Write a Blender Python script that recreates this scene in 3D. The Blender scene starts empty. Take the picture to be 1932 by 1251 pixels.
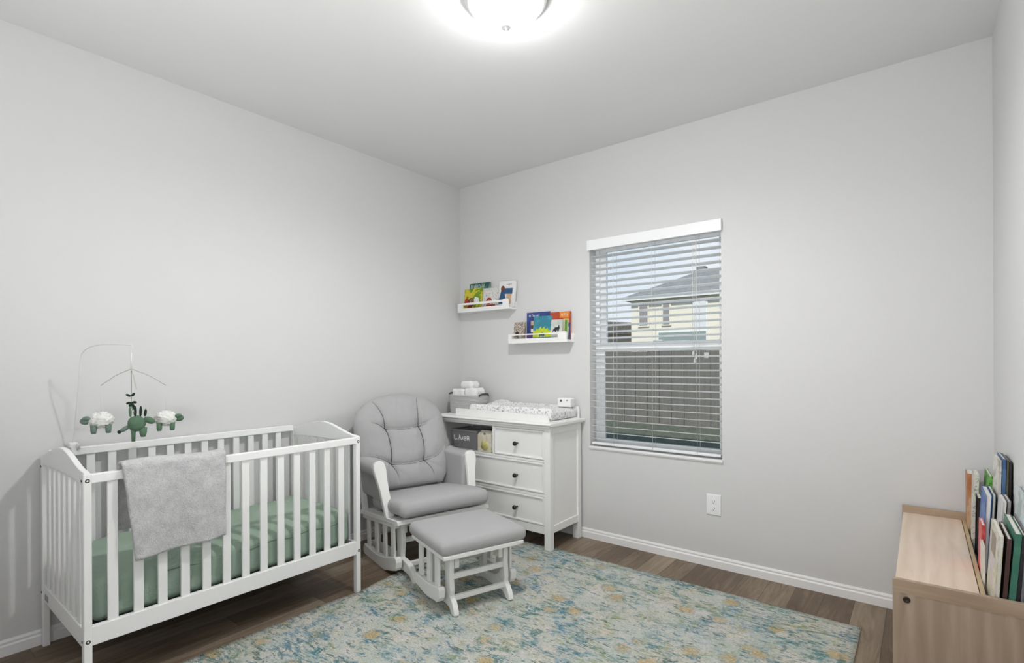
import bpy, bmesh, math, random
from mathutils import Vector, Matrix, noise
C = bpy.context.scene
COL = C.collection
PI = math.pi
# ------------------------------------------------------------------ camera
f_px, hy, yaw, roll = 983.88, 681.852, -0.665747, -0.0051392
cam_pos = Vector((3.11223, -3.25104, 1.25648))
fwd = Vector((math.sin(yaw), math.cos(yaw), 0)); rt = Vector((math.cos(yaw), -math.sin(yaw), 0)); up = Vector((0, 0, 1))
r_ = math.cos(roll)*rt + math.sin(roll)*up; u_ = -math.sin(roll)*rt + math.cos(roll)*up
cd = bpy.data.cameras.new('camera'); cam = bpy.data.objects.new('camera', cd); COL.objects.link(cam)
cd.sensor_width = 36; cd.sensor_fit = 'HORIZONTAL'; cd.lens = f_px/1932*36
cd.shift_y = (hy-625.5)/1932; cd.clip_start = .02; cd.clip_end = 300
cam.matrix_world = Matrix(((r_.x, u_.x, -fwd.x, cam_pos.x), (r_.y, u_.y, -fwd.y, cam_pos.y), (r_.z, u_.z, -fwd.z, cam_pos.z), (0, 0, 0, 1)))
C.camera = cam
# ------------------------------------------------------------------ light and exposure
LAMP_E, DOME_E, SKY_E, SUN_E, EXPOSURE, FILL_E = 142.0, 40.0, 0.98, 4.6, 0.08, 37.0
C.view_settings.view_transform = 'Standard'; C.view_settings.look = 'None'
C.view_settings.gamma = 1; C.view_settings.use_curve_mapping = False; C.view_settings.exposure = EXPOSURE
w = bpy.data.worlds.new('sky'); C.world = w; w.use_nodes = True
nt = w.node_tree; nt.nodes.clear()
wo = nt.nodes.new('ShaderNodeOutputWorld'); bg = nt.nodes.new('ShaderNodeBackground')
tc = nt.nodes.new('ShaderNodeTexCoord'); sep = nt.nodes.new('ShaderNodeSeparateXYZ'); ra = nt.nodes.new('ShaderNodeValToRGB')
nz = nt.nodes.new('ShaderNodeTexNoise'); nz.inputs['Scale'].default_value = 3.0; nz.inputs['Detail'].default_value = 5
mx = nt.nodes.new('ShaderNodeMix'); mx.data_type = 'RGBA'
cr = nt.nodes.new('ShaderNodeValToRGB'); cr.color_ramp.elements[0].position = .55; cr.color_ramp.elements[1].position = .8
ra.color_ramp.elements[0].position = .02; ra.color_ramp.elements[0].color = (.92, .95, 1, 1)
ra.color_ramp.elements[1].position = .30; ra.color_ramp.elements[1].color = (.42, .62, .88, 1)
nt.links.new(tc.outputs['Generated'], sep.inputs[0]); nt.links.new(sep.outputs['Z'], ra.inputs[0])
nt.links.new(tc.outputs['Generated'], nz.inputs['Vector']); nt.links.new(nz.outputs['Fac'], cr.inputs[0])
nt.links.new(cr.outputs[0], mx.inputs['Factor']); nt.links.new(ra.outputs[0], mx.inputs['A']); mx.inputs['B'].default_value = (.95, .96, 1, 1)
nt.links.new(mx.outputs['Result'], bg.inputs[0]); bg.inputs[1].default_value = SKY_E; nt.links.new(bg.outputs[0], wo.inputs[0])
sd = bpy.data.lights.new('sun', 'SUN'); sd.energy = SUN_E; sd.angle = .01; sd.color = (1, .95, .86)
so = bpy.data.objects.new('sun', sd); COL.objects.link(so); so.rotation_euler = (math.radians(42), 0, math.radians(25)); so.location = (0, -3, 12)
# added fill light behind the camera, aimed up to brighten ceiling and lower walls
fl = bpy.data.lights.new('added_fill', 'AREA'); fl.shape = 'RECTANGLE'; fl.size = 1.2; fl.size_y = .3; fl.energy = FILL_E; fl.color = (1, 1, 1)
fo_ = bpy.data.objects.new('added_fill', fl); COL.objects.link(fo_); fo_.location = (2.3, -3.42, 1.0); fo_.rotation_euler = (math.radians(180-20), 0, 0)
# ------------------------------------------------------------------ helpers
class Nodes:
    def __init__(s, name, rough=.6, spec=.3):
        s.m = bpy.data.materials.new(name); s.m.use_nodes = True; s.t = s.m.node_tree
        s.b = s.t.nodes['Principled BSDF']; s.b.inputs['Roughness'].default_value = rough
        s.b.inputs['Specular IOR Level'].default_value = spec
        s.co = s.t.nodes.new('ShaderNodeTexCoord').outputs['Object']
    def n(s, kind, **kw):
        x = s.t.nodes.new('ShaderNode'+kind)
        for k, v in kw.items():
            k = k.replace('_', ' ') if k.replace('_', ' ') in x.inputs else k
            if k in x.inputs:
                if hasattr(v, 'links'): s.t.links.new(v, x.inputs[k])
                else: x.inputs[k].default_value = v
            else: setattr(x, k, v)
        return x
    def map(s, sc=(1, 1, 1), rot=(0, 0, 0), loc=(0, 0, 0), src=None):
        return s.n('Mapping', Vector=src or s.co, Scale=sc, Rotation=rot, Location=loc).outputs[0]
    def noise(s, scale, detail=3, vec=None, rough=.5, dist=0):
        return s.n('TexNoise', Vector=vec or s.co, Scale=scale, Detail=detail, Roughness=rough, Distortion=dist).outputs['Fac']
    def ramp(s, fac, stops, interp='LINEAR'):
        x = s.n('ValToRGB', Fac=fac); x.color_ramp.interpolation = interp; e = x.color_ramp.elements
        while len(e) < len(stops): e.new(.5)
        for el, (p, c) in zip(e, stops):
            el.position = p; el.color = (c, c, c, 1) if isinstance(c, (int, float)) else (*c, 1)
        return x.outputs[0]
    def mix(s, fac, a, b, mode='MIX'):
        x = s.n('Mix'); x.data_type = 'RGBA'; x.blend_type = mode
        for nm, v in (('Factor', fac), ('A', a), ('B', b)):
            i = [q for q in x.inputs if q.name == nm and (q.type == 'VALUE' if nm == 'Factor' else q.type == 'RGBA')][0]
            if hasattr(v, 'links'): s.t.links.new(v, i)
            else: i.default_value = v if isinstance(v, (int, float)) else (*v, 1)
        return [o for o in x.outputs if o.type == 'RGBA'][0]
    def math(s, op, a, b=0.0):
        x = s.t.nodes.new('ShaderNodeMath'); x.operation = op
        for i, v in enumerate((a, b)):
            if hasattr(v, 'links'): s.t.links.new(v, x.inputs[i])
            else: x.inputs[i].default_value = v
        return x.outputs[0]
    def out(s, col=None, bump=None, bs=.2, bd=.002):
        if col is not None:
            if hasattr(col, 'links'): s.t.links.new(col, s.b.inputs['Base Color'])
            else: s.b.inputs['Base Color'].default_value = (*col, 1)
        if bump is not None:
            b = s.n('Bump', Height=bump, Strength=bs, Distance=bd); s.t.links.new(b.outputs[0], s.b.inputs['Normal'])
        return s.m

def plain(name, col, rough=.5, spec=.3, bump=0, bscale=60, metal=0, var=.03, vscale=4):
    N = Nodes(name, rough, spec); N.b.inputs['Metallic'].default_value = metal
    c2 = tuple(max(0, c*(1-var)) for c in col); c1 = tuple(min(1, c*(1+var)) for c in col)
    colr = N.ramp(N.noise(vscale, 3), [(.3, c2), (.7, c1)])
    return N.out(colr, N.noise(bscale, 4) if bump else None, bump)

def fabric(name, col, scale=500, bump=.4, var=.12, rough=.95):
    N = Nodes(name, rough, .1)
    a = N.noise(scale, 2); b = N.noise(6, 3)
    col_ = N.ramp(N.math('ADD', N.math('MULTIPLY', a, .7), N.math('MULTIPLY', b, .3)), [(.3, tuple(c*(1-var) for c in col)), (.7, tuple(c*(1+var) for c in col))])
    N.b.inputs['Sheen Weight'].default_value = .15
    return N.out(col_, a, bump, .001)

class MB:
    """collects shapes, then builds ONE mesh object"""
    def __init__(s): s.v = []; s.f = []; s.mi = []; s.sm = []; s.slot = 0
    def add(s, vs, fs, smooth=False):
        o = len(s.v); s.v += [Vector(v) for v in vs]
        for f in fs: s.f.append([i+o for i in f]); s.mi.append(s.slot); s.sm.append(smooth)
        return s
    def box(s, a, b):
        x0, y0, z0 = a; x1, y1, z1 = b
        x0, x1 = min(x0, x1), max(x0, x1); y0, y1 = min(y0, y1), max(y0, y1); z0, z1 = min(z0, z1), max(z0, z1)
        return s.add([(x0, y0, z0), (x1, y0, z0), (x1, y1, z0), (x0, y1, z0), (x0, y0, z1), (x1, y0, z1), (x1, y1, z1), (x0, y1, z1)],
                     [(3, 2, 1, 0), (4, 5, 6, 7), (0, 1, 5, 4), (1, 2, 6, 5), (2, 3, 7, 6), (3, 0, 4, 7)])
    def hexa(s, p):      # 8 points, bottom ring then top ring, ccw from above
        return s.add(p, [(3, 2, 1, 0), (4, 5, 6, 7), (0, 1, 5, 4), (1, 2, 6, 5), (2, 3, 7, 6), (3, 0, 4, 7)])
    def bar(s, p, q, wx, wy, side=(1, 0, 0)):
        p = Vector(p); q = Vector(q); d = (q-p).normalized(); sv = Vector(side); sv = (sv-d*sv.dot(d)).normalized(); n = d.cross(sv)
        c = [(-1, -1), (1, -1), (1, 1), (-1, 1)]
        return s.hexa([p+sv*wx/2*a+n*wy/2*b for a, b in c]+[q+sv*wx/2*a+n*wy/2*b for a, b in c])
    def prism(s, poly, d, smooth=False):   # poly: 3-D points of a planar outline; d: extrusion vector
        d = Vector(d); n = len(poly); A = [Vector(x) for x in poly]
        nrm = sum(((A[i]-A[0]).cross(A[(i+1) % n]-A[0]) for i in range(1, n-1)), Vector())
        if nrm.dot(d) < 0: A.reverse()
        s.add(A+[x+d for x in A], [list(range(n))[::-1], [i+n for i in range(n)]])
        o = len(s.v)-2*n
        for i in range(n):
            j = (i+1) % n; s.f.append([o+i, o+j, o+n+j, o+n+i]); s.mi.append(s.slot); s.sm.append(smooth)
        return s
    def tube(s, pts, r, seg=10, caps=True, closed=False):
        P = [Vector(p) for p in pts]; n = len(P); R = r if isinstance(r, (list, tuple)) else [r]*n
        ref = Vector((0, 0, 1)); rings = []; t0 = None
        for i in range(n):
            t = (P[min(i+1, n-1)]-P[max(i-1, 0)]).normalized()
            if t0 is None:
                a = t.cross(ref); a = a.normalized() if a.length > .05 else t.cross(Vector((1, 0, 0))).normalized()
            else:
                a = (a-t*a.dot(t)).normalized()
            t0 = t; b = t.cross(a)
            rings.append([P[i]+(a*math.cos(2*PI*k/seg)+b*math.sin(2*PI*k/seg))*R[i] for k in range(seg)])
        vs = [v for rg in rings for v in rg]; fs = []
        for i in range(n-1):
            for k in range(seg):
                k2 = (k+1) % seg; fs.append((i*seg+k, i*seg+k2, (i+1)*seg+k2, (i+1)*seg+k))
        if caps: fs += [tuple(range(seg))[::-1], tuple((n-1)*seg+k for k in range(seg))]
        return s.add(vs, fs, True)
    def lathe(s, prof, c=(0, 0, 0), seg=32, axis='z', sx=1, sy=1):
        c = Vector(c); vs = []; fs = []; n = len(prof)
        for r, h in prof:
            for k in range(seg):
                a = 2*PI*k/seg; x, y = r*math.cos(a)*sx, r*math.sin(a)*sy
                p = {'z': (x, y, h), 'y': (x, h, -y), 'x': (h, x, y)}[axis]
                vs.append(c+Vector(p))
        for i in range(n-1):
            for k in range(seg):
                k2 = (k+1) % seg; fs.append((i*seg+k, i*seg+k2, (i+1)*seg+k2, (i+1)*seg+k))
        fs += [tuple(range(seg))[::-1], tuple((n-1)*seg+k for k in range(seg))]
        return s.add(vs, fs, True)
    def rbox(s, c, h, r, n=8, fn=None):    # rounded, optionally deformed box
        c = Vector(c); vs = []; fs = []; idx = {}
        def vert(p):
            k = tuple(round(x, 5) for x in p)
            if k not in idx:
                q = Vector([p[i]*h[i] for i in range(3)])
                inn = Vector([max(-(h[i]-r), min(h[i]-r, q[i])) for i in range(3)])
                d = q-inn
                q = inn+d.normalized()*r if d.length > 1e-9 else q
                if fn: q = Vector(fn(q))
                idx[k] = len(vs); vs.append(c+q)
            return idx[k]
        rr = r
        def ticks(i):
            k = max(.02, min(.98, rr/h[i])); m = max(3, n//3)
            e = [-1+k*j/m for j in range(m)]; mid = [(-1+k)+(2-2*k)*j/n for j in range(n+1)]
            return e+mid+[-x for x in e[::-1]]
        T = [ticks(i) for i in range(3)]
        for ax in range(3):
            a1, a2 = (ax+1) % 3, (ax+2) % 3
            for sg in (-1, 1):
                for i in range(len(T[a1])-1):
                    for j in range(len(T[a2])-1):
                        q = []
                        for (di, dj) in ((0, 0), (1, 0), (1, 1), (0, 1)):
                            p = [0, 0, 0]; p[ax] = sg; p[a1] = T[a1][i+di]; p[a2] = T[a2][j+dj]; q.append(vert(p))
                        if sg < 0: q.reverse()
                        if len(set(q)) > 2: fs.append(q)
        return s.add(vs, fs, True)
    def blob(s, c, r, seg=20, rings=14, rot=None, bumps=0, bscale=20, seed=0):
        c = Vector(c); vs = []; fs = []
        M = rot or Matrix.Identity(3)
        for i in range(rings+1):
            th = PI*i/rings
            for k in range(seg):
                a = 2*PI*k/seg; d = Vector((math.sin(th)*math.cos(a), math.sin(th)*math.sin(a), math.cos(th)))
                q = Vector((d.x*r[0], d.y*r[1], d.z*r[2]))
                if bumps: q += d*bumps*noise.noise(d*bscale+Vector((seed, 0, 0)))
                vs.append(c+M@q)
        for i in range(rings):
            for k in range(seg):
                k2 = (k+1) % seg; fs.append((i*seg+k, (i+1)*seg+k, (i+1)*seg+k2, i*seg+k2))
        return s.add(vs, fs, True)
    def grid(s, fn, nu, nv, smooth=True):
        vs = [fn(i/nu, j/nv) for j in range(nv+1) for i in range(nu+1)]
        fs = [(j*(nu+1)+i, j*(nu+1)+i+1, (j+1)*(nu+1)+i+1, (j+1)*(nu+1)+i) for j in range(nv) for i in range(nu)]
        return s.add(vs, fs, smooth)
    def build(s, name, mat, parent=None, world=True, loc=None, bevel=0, seg=2, weld=False):
        M = Matrix.Identity(4)
        if parent is not None and world: M = XF[parent.name].inverted()
        elif parent is None and loc is not None: M = Matrix.Translation(-Vector(loc))
        me = bpy.data.meshes.new(name); me.from_pydata([M@v for v in s.v], [], s.f)
        for m in (mat if isinstance(mat, (list, tuple)) else [mat]): me.materials.append(m)
        me.polygons.foreach_set('material_index', s.mi); me.polygons.foreach_set('use_smooth', s.sm)
        if weld:
            b = bmesh.new(); b.from_mesh(me); bmesh.ops.remove_doubles(b, verts=b.verts, dist=1e-5); bmesh.ops.recalc_face_normals(b, faces=b.faces); b.to_mesh(me); b.free()
        me.validate(); me.update()
        o = bpy.data.objects.new(name, me); COL.objects.link(o)
        if parent is not None: o.parent = parent; XF[o.name] = XF[parent.name]
        else:
            o.location = loc or (0, 0, 0); XF[o.name] = Matrix.Translation(Vector(loc or (0, 0, 0)))
        if bevel:
            bm_ = o.modifiers.new('bevel', 'BEVEL'); bm_.width = bevel; bm_.segments = seg; bm_.limit_method = 'ANGLE'; bm_.angle_limit = math.radians(50); bm_.harden_normals = False
        return o
XF = {}
def tag(o, label=None, cat=None, group=None, kind=None):
    if label: o['label'] = label
    if cat: o['category'] = cat
    if group: o['group'] = group
    if kind: o['kind'] = kind
    return o
def thing(name, label, cat, loc, rz=0, group=None):
    o = bpy.data.objects.new(name, None); COL.objects.link(o); o.empty_display_size = .05
    o.location = loc; o.rotation_euler = (0, 0, rz)
    XF[o.name] = Matrix.Translation(Vector(loc)) @ Matrix.Rotation(rz, 4, 'Z')
    return tag(o, label, cat, group)
def bez2(a, b, c, d, n=8): return [(p.x, p.y) for p in bez((*a, 0), (*b, 0), (*c, 0), (*d, 0), n)]
def struct(name, mb, mat, label=None, cat=None, **kw):
    o = mb.build(name, mat, **kw); o['kind'] = 'structure'
    return tag(o, label, cat)
def bez(a, b, c, d, n=12):
    a, b, c, d = map(Vector, (a, b, c, d)); r = []
    for i in range(n+1):
        t = i/n; r.append(a*(1-t)**3+b*3*t*(1-t)**2+c*3*t*t*(1-t)+d*t**3)
    return r
def smoothpath(pts, n=8):
    P = [Vector(p) for p in pts]; r = []
    for i in range(len(P)-1):
        p0, p1, p2, p3 = P[max(i-1, 0)], P[i], P[i+1], P[min(i+2, len(P)-1)]
        for k in range(n):
            t = k/n; r.append(.5*((2*p1)+(p2-p0)*t+(2*p0-5*p1+4*p2-p3)*t*t+(3*p1-p0-3*p2+p3)*t**3))
    return r+[P[-1]]
# ------------------------------------------------------------------ materials
M = {}
M['wall'] = plain('wall_paint', (.695, .695, .695), .9, .1, .05, 260, var=.004)
M['ceiling'] = plain('ceiling_paint', (.77, .77, .77), .95, .05, .08, 200, var=.004)
M['trim'] = plain('white_trim', (.9, .9, .9), .4, .3, var=.01)
M['white_wood'] = plain('white_painted_wood', (.90, .90, .895), .42, .35, .03, 40, var=.015)
M['chair_wood'] = plain('white_chair_wood', (.88, .88, .865), .45, .35, .03, 40, var=.02)
M['dresser_white'] = plain('dresser_white_paint', (.90, .90, .885), .45, .3, .02, 50, var=.01)
M['vinyl'] = plain('white_vinyl', (.90, .91, .92), .35, .4, var=.01)
def mk_slat():
    N = Nodes('blind_slat_white', .45, .3); m = N.out(N.ramp(N.noise(4, 2), [(.3, (.91, .91, .91)), (.7, (.93, .93, .93))]))
    tl_ = N.t.nodes.new('ShaderNodeBsdfTranslucent'); tl_.inputs[0].default_value = (.92, .93, .93, 1); mx_ = N.t.nodes.new('ShaderNodeMixShader'); mx_.inputs[0].default_value = .72
    ou_ = [x for x in N.t.nodes if x.type == 'OUTPUT_MATERIAL'][0]
    N.t.links.new(N.b.outputs[0], mx_.inputs[1]); N.t.links.new(tl_.outputs[0], mx_.inputs[2]); N.t.links.new(mx_.outputs[0], ou_.inputs[0])
    return m
M['slat'] = mk_slat()
M['grey_fabric'] = fabric('grey_microfibre', (.44, .435, .44), 420, .25, .06)
M['thread'] = plain('dark_crease_shade', (.085, .085, .082), .95)  # near-black colour for crease shade on the back cushion, not real thread
M['black'] = plain('black_metal', (.015, .015, .015), .35, .5)
M['dark'] = plain('dark_recess', (.05, .05, .05), .8)
M['steel'] = plain('brushed_nickel', (.74, .74, .74), .42, .5, metal=.5)
M['rope'] = fabric('pale_grey_rope', (.52, .52, .52), 160, .5, .1)
M['leather'] = plain('dark_handle', (.07, .065, .06), .6)
M['white_cloth'] = fabric('white_cloth', (.86, .86, .86), 260, .3, .03)
M['paper'] = plain('book_pages', (.80, .78, .72), .85, .1, .05, 300, var=.05, vscale=150)
M['string'] = plain('pale_cord', (.75, .74, .72), .8)
M['wire'] = plain('white_wire', (.74, .74, .74), .4)
M['wire_brown'] = plain('beige_wire', (.55, .51, .46), .5)
M['felt_green'] = fabric('green_felt', (.115, .20, .125), 500, .5, .2)
M['felt_sage'] = fabric('sage_felt', (.165, .235, .19), 500, .5, .2)
M['felt_dark'] = fabric('dark_green_felt', (.022, .04, .026), 500, .5, .3)
M['wool'] = fabric('white_wool', (.84, .83, .80), 110, 1.0, .06)
M['sky_glass'] = None

def mk_plush():
    N = Nodes('grey_plush', 1, .05)
    a = N.noise(190, 4, rough=.7); b = N.noise(38, 4)
    c = N.ramp(N.math('ADD', N.math('MULTIPLY', a, .6), N.math('MULTIPLY', b, .4)), [(.34, (.52, .52, .525)), (.62, (.77, .77, .775))])
    N.b.inputs['Sheen Weight'].default_value = .3
    return N.out(c, N.math('ADD', a, N.math('MULTIPLY', b, .6)), 1.0, .006)
M['plush'] = mk_plush()
def mk_sheet():
    N = Nodes('green_sheet', .8, .2)
    b = N.noise(9, 5, N.map((1, 1, 1)), .6, .8)
    c = N.ramp(N.noise(3, 2), [(.3, (.29, .39, .305)), (.7, (.35, .45, .365))])
    return N.out(c, b, .55, .012)
M['sheet'] = mk_sheet()
def mk_floor():
    N = Nodes('vinyl_planks', .42, .35)
    v = N.map((1, 1, 1), (0, 0, PI/2))
    br = N.n('TexBrick', Vector=v, Color1=(0, 0, 0, 1), Color2=(1, 1, 1, 1), Mortar=(.5, .5, .5, 1), Scale=1.0)
    br.offset = .37; br.inputs['Mortar Size'].default_value = .0012; br.inputs['Brick Width'].default_value = 1.05; br.inputs['Row Height'].default_value = .135
    br.inputs['Bias'].default_value = 0
    pid = N.n('SeparateColor', Color=br.outputs['Color']).outputs[0]
    off = N.n('CombineXYZ', X=N.math('MULTIPLY', pid, 7.3), Y=N.math('MULTIPLY', pid, 13.7), Z=N.math('MULTIPLY', pid, 5))
    vo = N.n('VectorMath', operation='ADD'); N.t.links.new(N.map((14, 1.6, 1)), vo.inputs[0]); N.t.links.new(off.outputs[0], vo.inputs[1])
    g = N.noise(1.6, 8, vo.outputs[0], .68, 1.2)
    vo2 = N.n('VectorMath', operation='ADD'); N.t.links.new(N.map((3, 1.2, 1)), vo2.inputs[0]); N.t.links.new(off.outputs[0], vo2.inputs[1])
    g2 = N.noise(1.5, 3, vo2.outputs[0])
    t = N.math('ADD', N.math('ADD', N.math('MULTIPLY', g, .55), N.math('MULTIPLY', g2, .35)), N.math('MULTIPLY', pid, .22))
    col = N.ramp(t, [(.30, (.085, .056, .034)), (.48, (.155, .108, .070)), (.62, (.27, .21, .15)), (.80, (.41, .345, .265))])
    col = N.mix(br.outputs['Fac'], col, (.05, .034, .026))
    return N.out(col, g, .12, .002)
M['floor'] = mk_floor()
def mk_rug():
    N = Nodes('patterned_rug', 1, .05)
    pile = N.noise(300, 2, N.map((1, 1.5, 1)))
    weave = N.noise(75, 4, N.map((.5, 1.6, 1)), .75)
    wv2 = N.noise(42, 4, N.map((.55, 1.5, 1)), .72)
    col = N.mix(N.ramp(N.noise(5, 4), [(.38, 0), (.62, 1)]), (.74, .70, .60), (.60, .66, .60))
    col = N.mix(N.ramp(N.noise(9, 3, N.map(loc=(7, 2, 0))), [(.52, 0), (.68, .8)]), col, (.80, .77, .75))
    brk = N.ramp(wv2, [(.42, 0), (.58, 1)])
    # washed blue and teal drifts
    blue = N.mix(N.ramp(N.noise(2.6, 2), [(.42, 0), (.58, 1)]), (.05, .235, .245), (.10, .29, .44))
    m1 = N.math('MULTIPLY', N.ramp(N.noise(6.5, 6, N.map((.85, 1.15, 1), (0, 0, .2), (3, 1, 0)), .68, .9), [(.46, 0), (.57, 1)]), N.math('MULTIPLY', brk, N.ramp(N.noise(2.3, 3, N.map(loc=(4, 7, 0))), [(.36, .3), (.52, 1)])))
    col = N.mix(m1, col, blue)
    # small strong patches
    m2 = N.math('MULTIPLY', N.ramp(N.noise(15, 5, N.map((.8, 1.3, 1), (0, 0, 0), (1, 9, 0)), .66, 1.0), [(.565, 0), (.63, 1)]), N.ramp(weave, [(.36, .2), (.52, 1)]))
    col = N.mix(N.math('MULTIPLY', m2, .9), col, N.mix(N.ramp(N.noise(3.1, 2, N.map(loc=(5, 5, 0))), [(.45, 0), (.55, 1)]), (.06, .21, .20), (.06, .22, .38)))
    gm = N.math('MULTIPLY', N.ramp(N.noise(9, 5, N.map((1, 1, 1), (0, 0, 0), (11, 5, 0)), .66, .8), [(.53, 0), (.64, 1)]), brk)
    col = N.mix(N.math('MULTIPLY', gm, .85), col, (.36, .40, .15))
    # thin broken dashes along the weave
    da = N.noise(36, 3, N.map((.5, 1.7, 1), (0, 0, .12), (2, 8, 0)), .55, .5)
    col = N.mix(N.ramp(da, [(.61, 0), (.65, .8)]), col, (.085, .15, .125))
    # ochre and apricot rosettes with dark rims
    vo = N.n('TexVoronoi', Vector=N.map((1, 1, 0), (0, 0, .5)), Scale=7.5); vo.inputs['Randomness'].default_value = .8
    d = N.math('ADD', vo.outputs['Distance'], N.math('MULTIPLY', N.math('SUBTRACT', wv2, .5), .75))
    sepc = N.n('SeparateColor', Color=vo.outputs['Color'])
    core = N.ramp(d, [(.19, 1), (.34, 0)]); ring = N.ramp(d, [(.26, 0), (.31, 1), (.35, 1), (.41, 0)])
    sel = N.ramp(sepc.outputs[0], [(.28, 0), (.34, 1)])
    col = N.mix(N.math('MULTIPLY', N.math('MULTIPLY', ring, .6), brk), col, (.12, .22, .20))
    col = N.mix(N.math('MULTIPLY', N.math('MULTIPLY', core, sel), N.ramp(weave, [(.34, .3), (.54, .95)])), col, N.mix(sepc.outputs[1], (.58, .41, .13), (.66, .50, .28)))
    # border lines
    sp = N.n('SeparateXYZ', Vector=N.co)
    dx = N.math('SUBTRACT', 1.102, N.math('ABSOLUTE', sp.outputs[0])); dy = N.math('SUBTRACT', 1.50, N.math('ABSOLUTE', sp.outputs[1]))
    de = N.math('MINIMUM', dx, dy)
    ln = N.math('MAXIMUM', N.ramp(de, [(.030, 0), (.038, 1), (.046, 1), (.054, 0)]), N.ramp(de, [(.235, 0), (.242, 1), (.25, 1), (.257, 0)]))
    col = N.mix(N.math('MULTIPLY', ln, N.math('MULTIPLY', brk, .75)), col, (.09, .19, .19))
    # pile
    fl_ = N.noise(115, 3, N.map((.7, 1.5, 1)), .7)
    col = N.mix(N.ramp(fl_, [(.36, .42), (.47, 0)]), col, (.15, .22, .20))
    col = N.mix(N.ramp(fl_, [(.54, 0), (.64, .5)]), col, (.93, .91, .86))
    col = N.mix(N.ramp(pile, [(.34, .3), (.47, 0)]), col, (.25, .28, .26))
    return N.out(col, pile, .9, .006)
M['rug'] = mk_rug()
def mk_pine(name, axis, light, dark, knots=True):
    N = Nodes(name, .5, .25)
    sc = {'y': (9, .8, 9), 'z': (9, 9, .8), 'x': (.8, 9, 9)}[axis]
    g = N.noise(3.2, 5, N.map(sc), .6, 1.0)
    wv = N.n('TexWave', Vector=N.map(sc), Scale=.7, Distortion=9.0, Detail=3.0); wv.inputs['Detail Scale'].default_value = .8
    t = N.math('ADD', N.math('MULTIPLY', g, .8), N.math('MULTIPLY', wv.outputs['Fac'], .2))
    col = N.ramp(t, [(.22, dark), (.5, tuple((a+b)/2 for a, b in zip(light, dark))), (.78, light)])
    if knots:
        vo = N.n('TexVoronoi', Vector=N.map({'y': (5, 2.2, 5), 'z': (5, 5, 2.2), 'x': (2.2, 5, 5)}[axis]), Scale=1.0)
        col = N.mix(N.ramp(vo.outputs['Distance'], [(.03, .8), (.09, 0)]), col, tuple(c*.45 for c in dark))
    return N.out(col, g, .08, .001)
M['pine_top_lit'] = mk_pine('pine_lid_lit', 'y', (.80, .675, .55), (.67, .535, .415))  # lit copy of the bench pine: overhead lamplight put into the colour
M['pine_side_shaded'] = mk_pine('pine_panel_shaded', 'z', (.47, .365, .275), (.31, .225, .16))  # shaded copy of the same pine, darker than the lid
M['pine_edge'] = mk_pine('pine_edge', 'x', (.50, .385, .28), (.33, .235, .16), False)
def mk_padcover():
    N = Nodes('leaf_print', .9, .1)
    a = N.n('TexVoronoi', Vector=N.map((1, 2.2, 1), (0, 0, .7)), Scale=46); b = N.n('TexVoronoi', Vector=N.map((2.2, 1, 1), (0, 0, .5)), Scale=42)
    m = N.math('MAXIMUM', N.ramp(a.outputs['Distance'], [(.26, 1), (.34, 0)]), N.ramp(b.outputs['Distance'], [(.24, 1), (.32, 0)]))
    col = N.mix(N.math('MULTIPLY', m, .8), (.84, .84, .84), N.ramp(N.noise(20, 2), [(.4, (.30, .30, .31)), (.6, (.55, .56, .58))]))
    return N.out(col, N.noise(300, 2), .2, .001)
M['pad'] = mk_padcover()
def mk_glass():
    m = bpy.data.materials.new('window_glass'); m.use_nodes = True; t = m.node_tree; t.nodes.clear()
    o = t.nodes.new('ShaderNodeOutputMaterial'); a = t.nodes.new('ShaderNodeBsdfTransparent'); g = t.nodes.new('ShaderNodeBsdfGlossy'); x = t.nodes.new('ShaderNodeMixShader')
    fr = t.nodes.new('ShaderNodeFresnel'); fr.inputs[0].default_value = 1.25
    a.inputs[0].default_value = (.95, .97, .97, 1); g.inputs['Roughness'].default_value = .02
    t.links.new(fr.outputs[0], x.inputs[0]); t.links.new(a.outputs[0], x.inputs[1]); t.links.new(g.outputs[0], x.inputs[2]); t.links.new(x.outputs[0], o.inputs[0])
    return m
M['glass'] = mk_glass()
def mk_screen():
    m = bpy.data.materials.new('insect_screen'); m.use_nodes = True; t = m.node_tree; t.nodes.clear()
    o = t.nodes.new('ShaderNodeOutputMaterial'); a = t.nodes.new('ShaderNodeBsdfTransparent'); g = t.nodes.new('ShaderNodeBsdfDiffuse'); x = t.nodes.new('ShaderNodeMixShader')
    x.inputs[0].default_value = .22; g.inputs[0].default_value = (.12, .12, .12, 1)
    t.links.new(a.outputs[0], x.inputs[1]); t.links.new(g.outputs[0], x.inputs[2]); t.links.new(x.outputs[0], o.inputs[0])
    return m
M['screen'] = mk_screen()
def mk_dome():
    N = Nodes('lit_frosted_glass', .3, .4); N.b.inputs['Emission Color'].default_value = (1, .995, .985, 1); N.b.inputs['Emission Strength'].default_value = DOME_E
    m = N.out(N.ramp(N.noise(5, 2), [(.3, (.9, .9, .9)), (.7, (.92, .92, .92))]))
    tr = N.t.nodes.new('ShaderNodeBsdfTransparent'); mx_ = N.t.nodes.new('ShaderNodeMixShader'); mx_.inputs[0].default_value = .5
    ou_ = [x for x in N.t.nodes if x.type == 'OUTPUT_MATERIAL'][0]
    N.t.links.new(tr.outputs[0], mx_.inputs[1]); N.t.links.new(N.b.outputs[0], mx_.inputs[2]); N.t.links.new(mx_.outputs[0], ou_.inputs[0])
    return m
M['dome'] = mk_dome()
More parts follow.
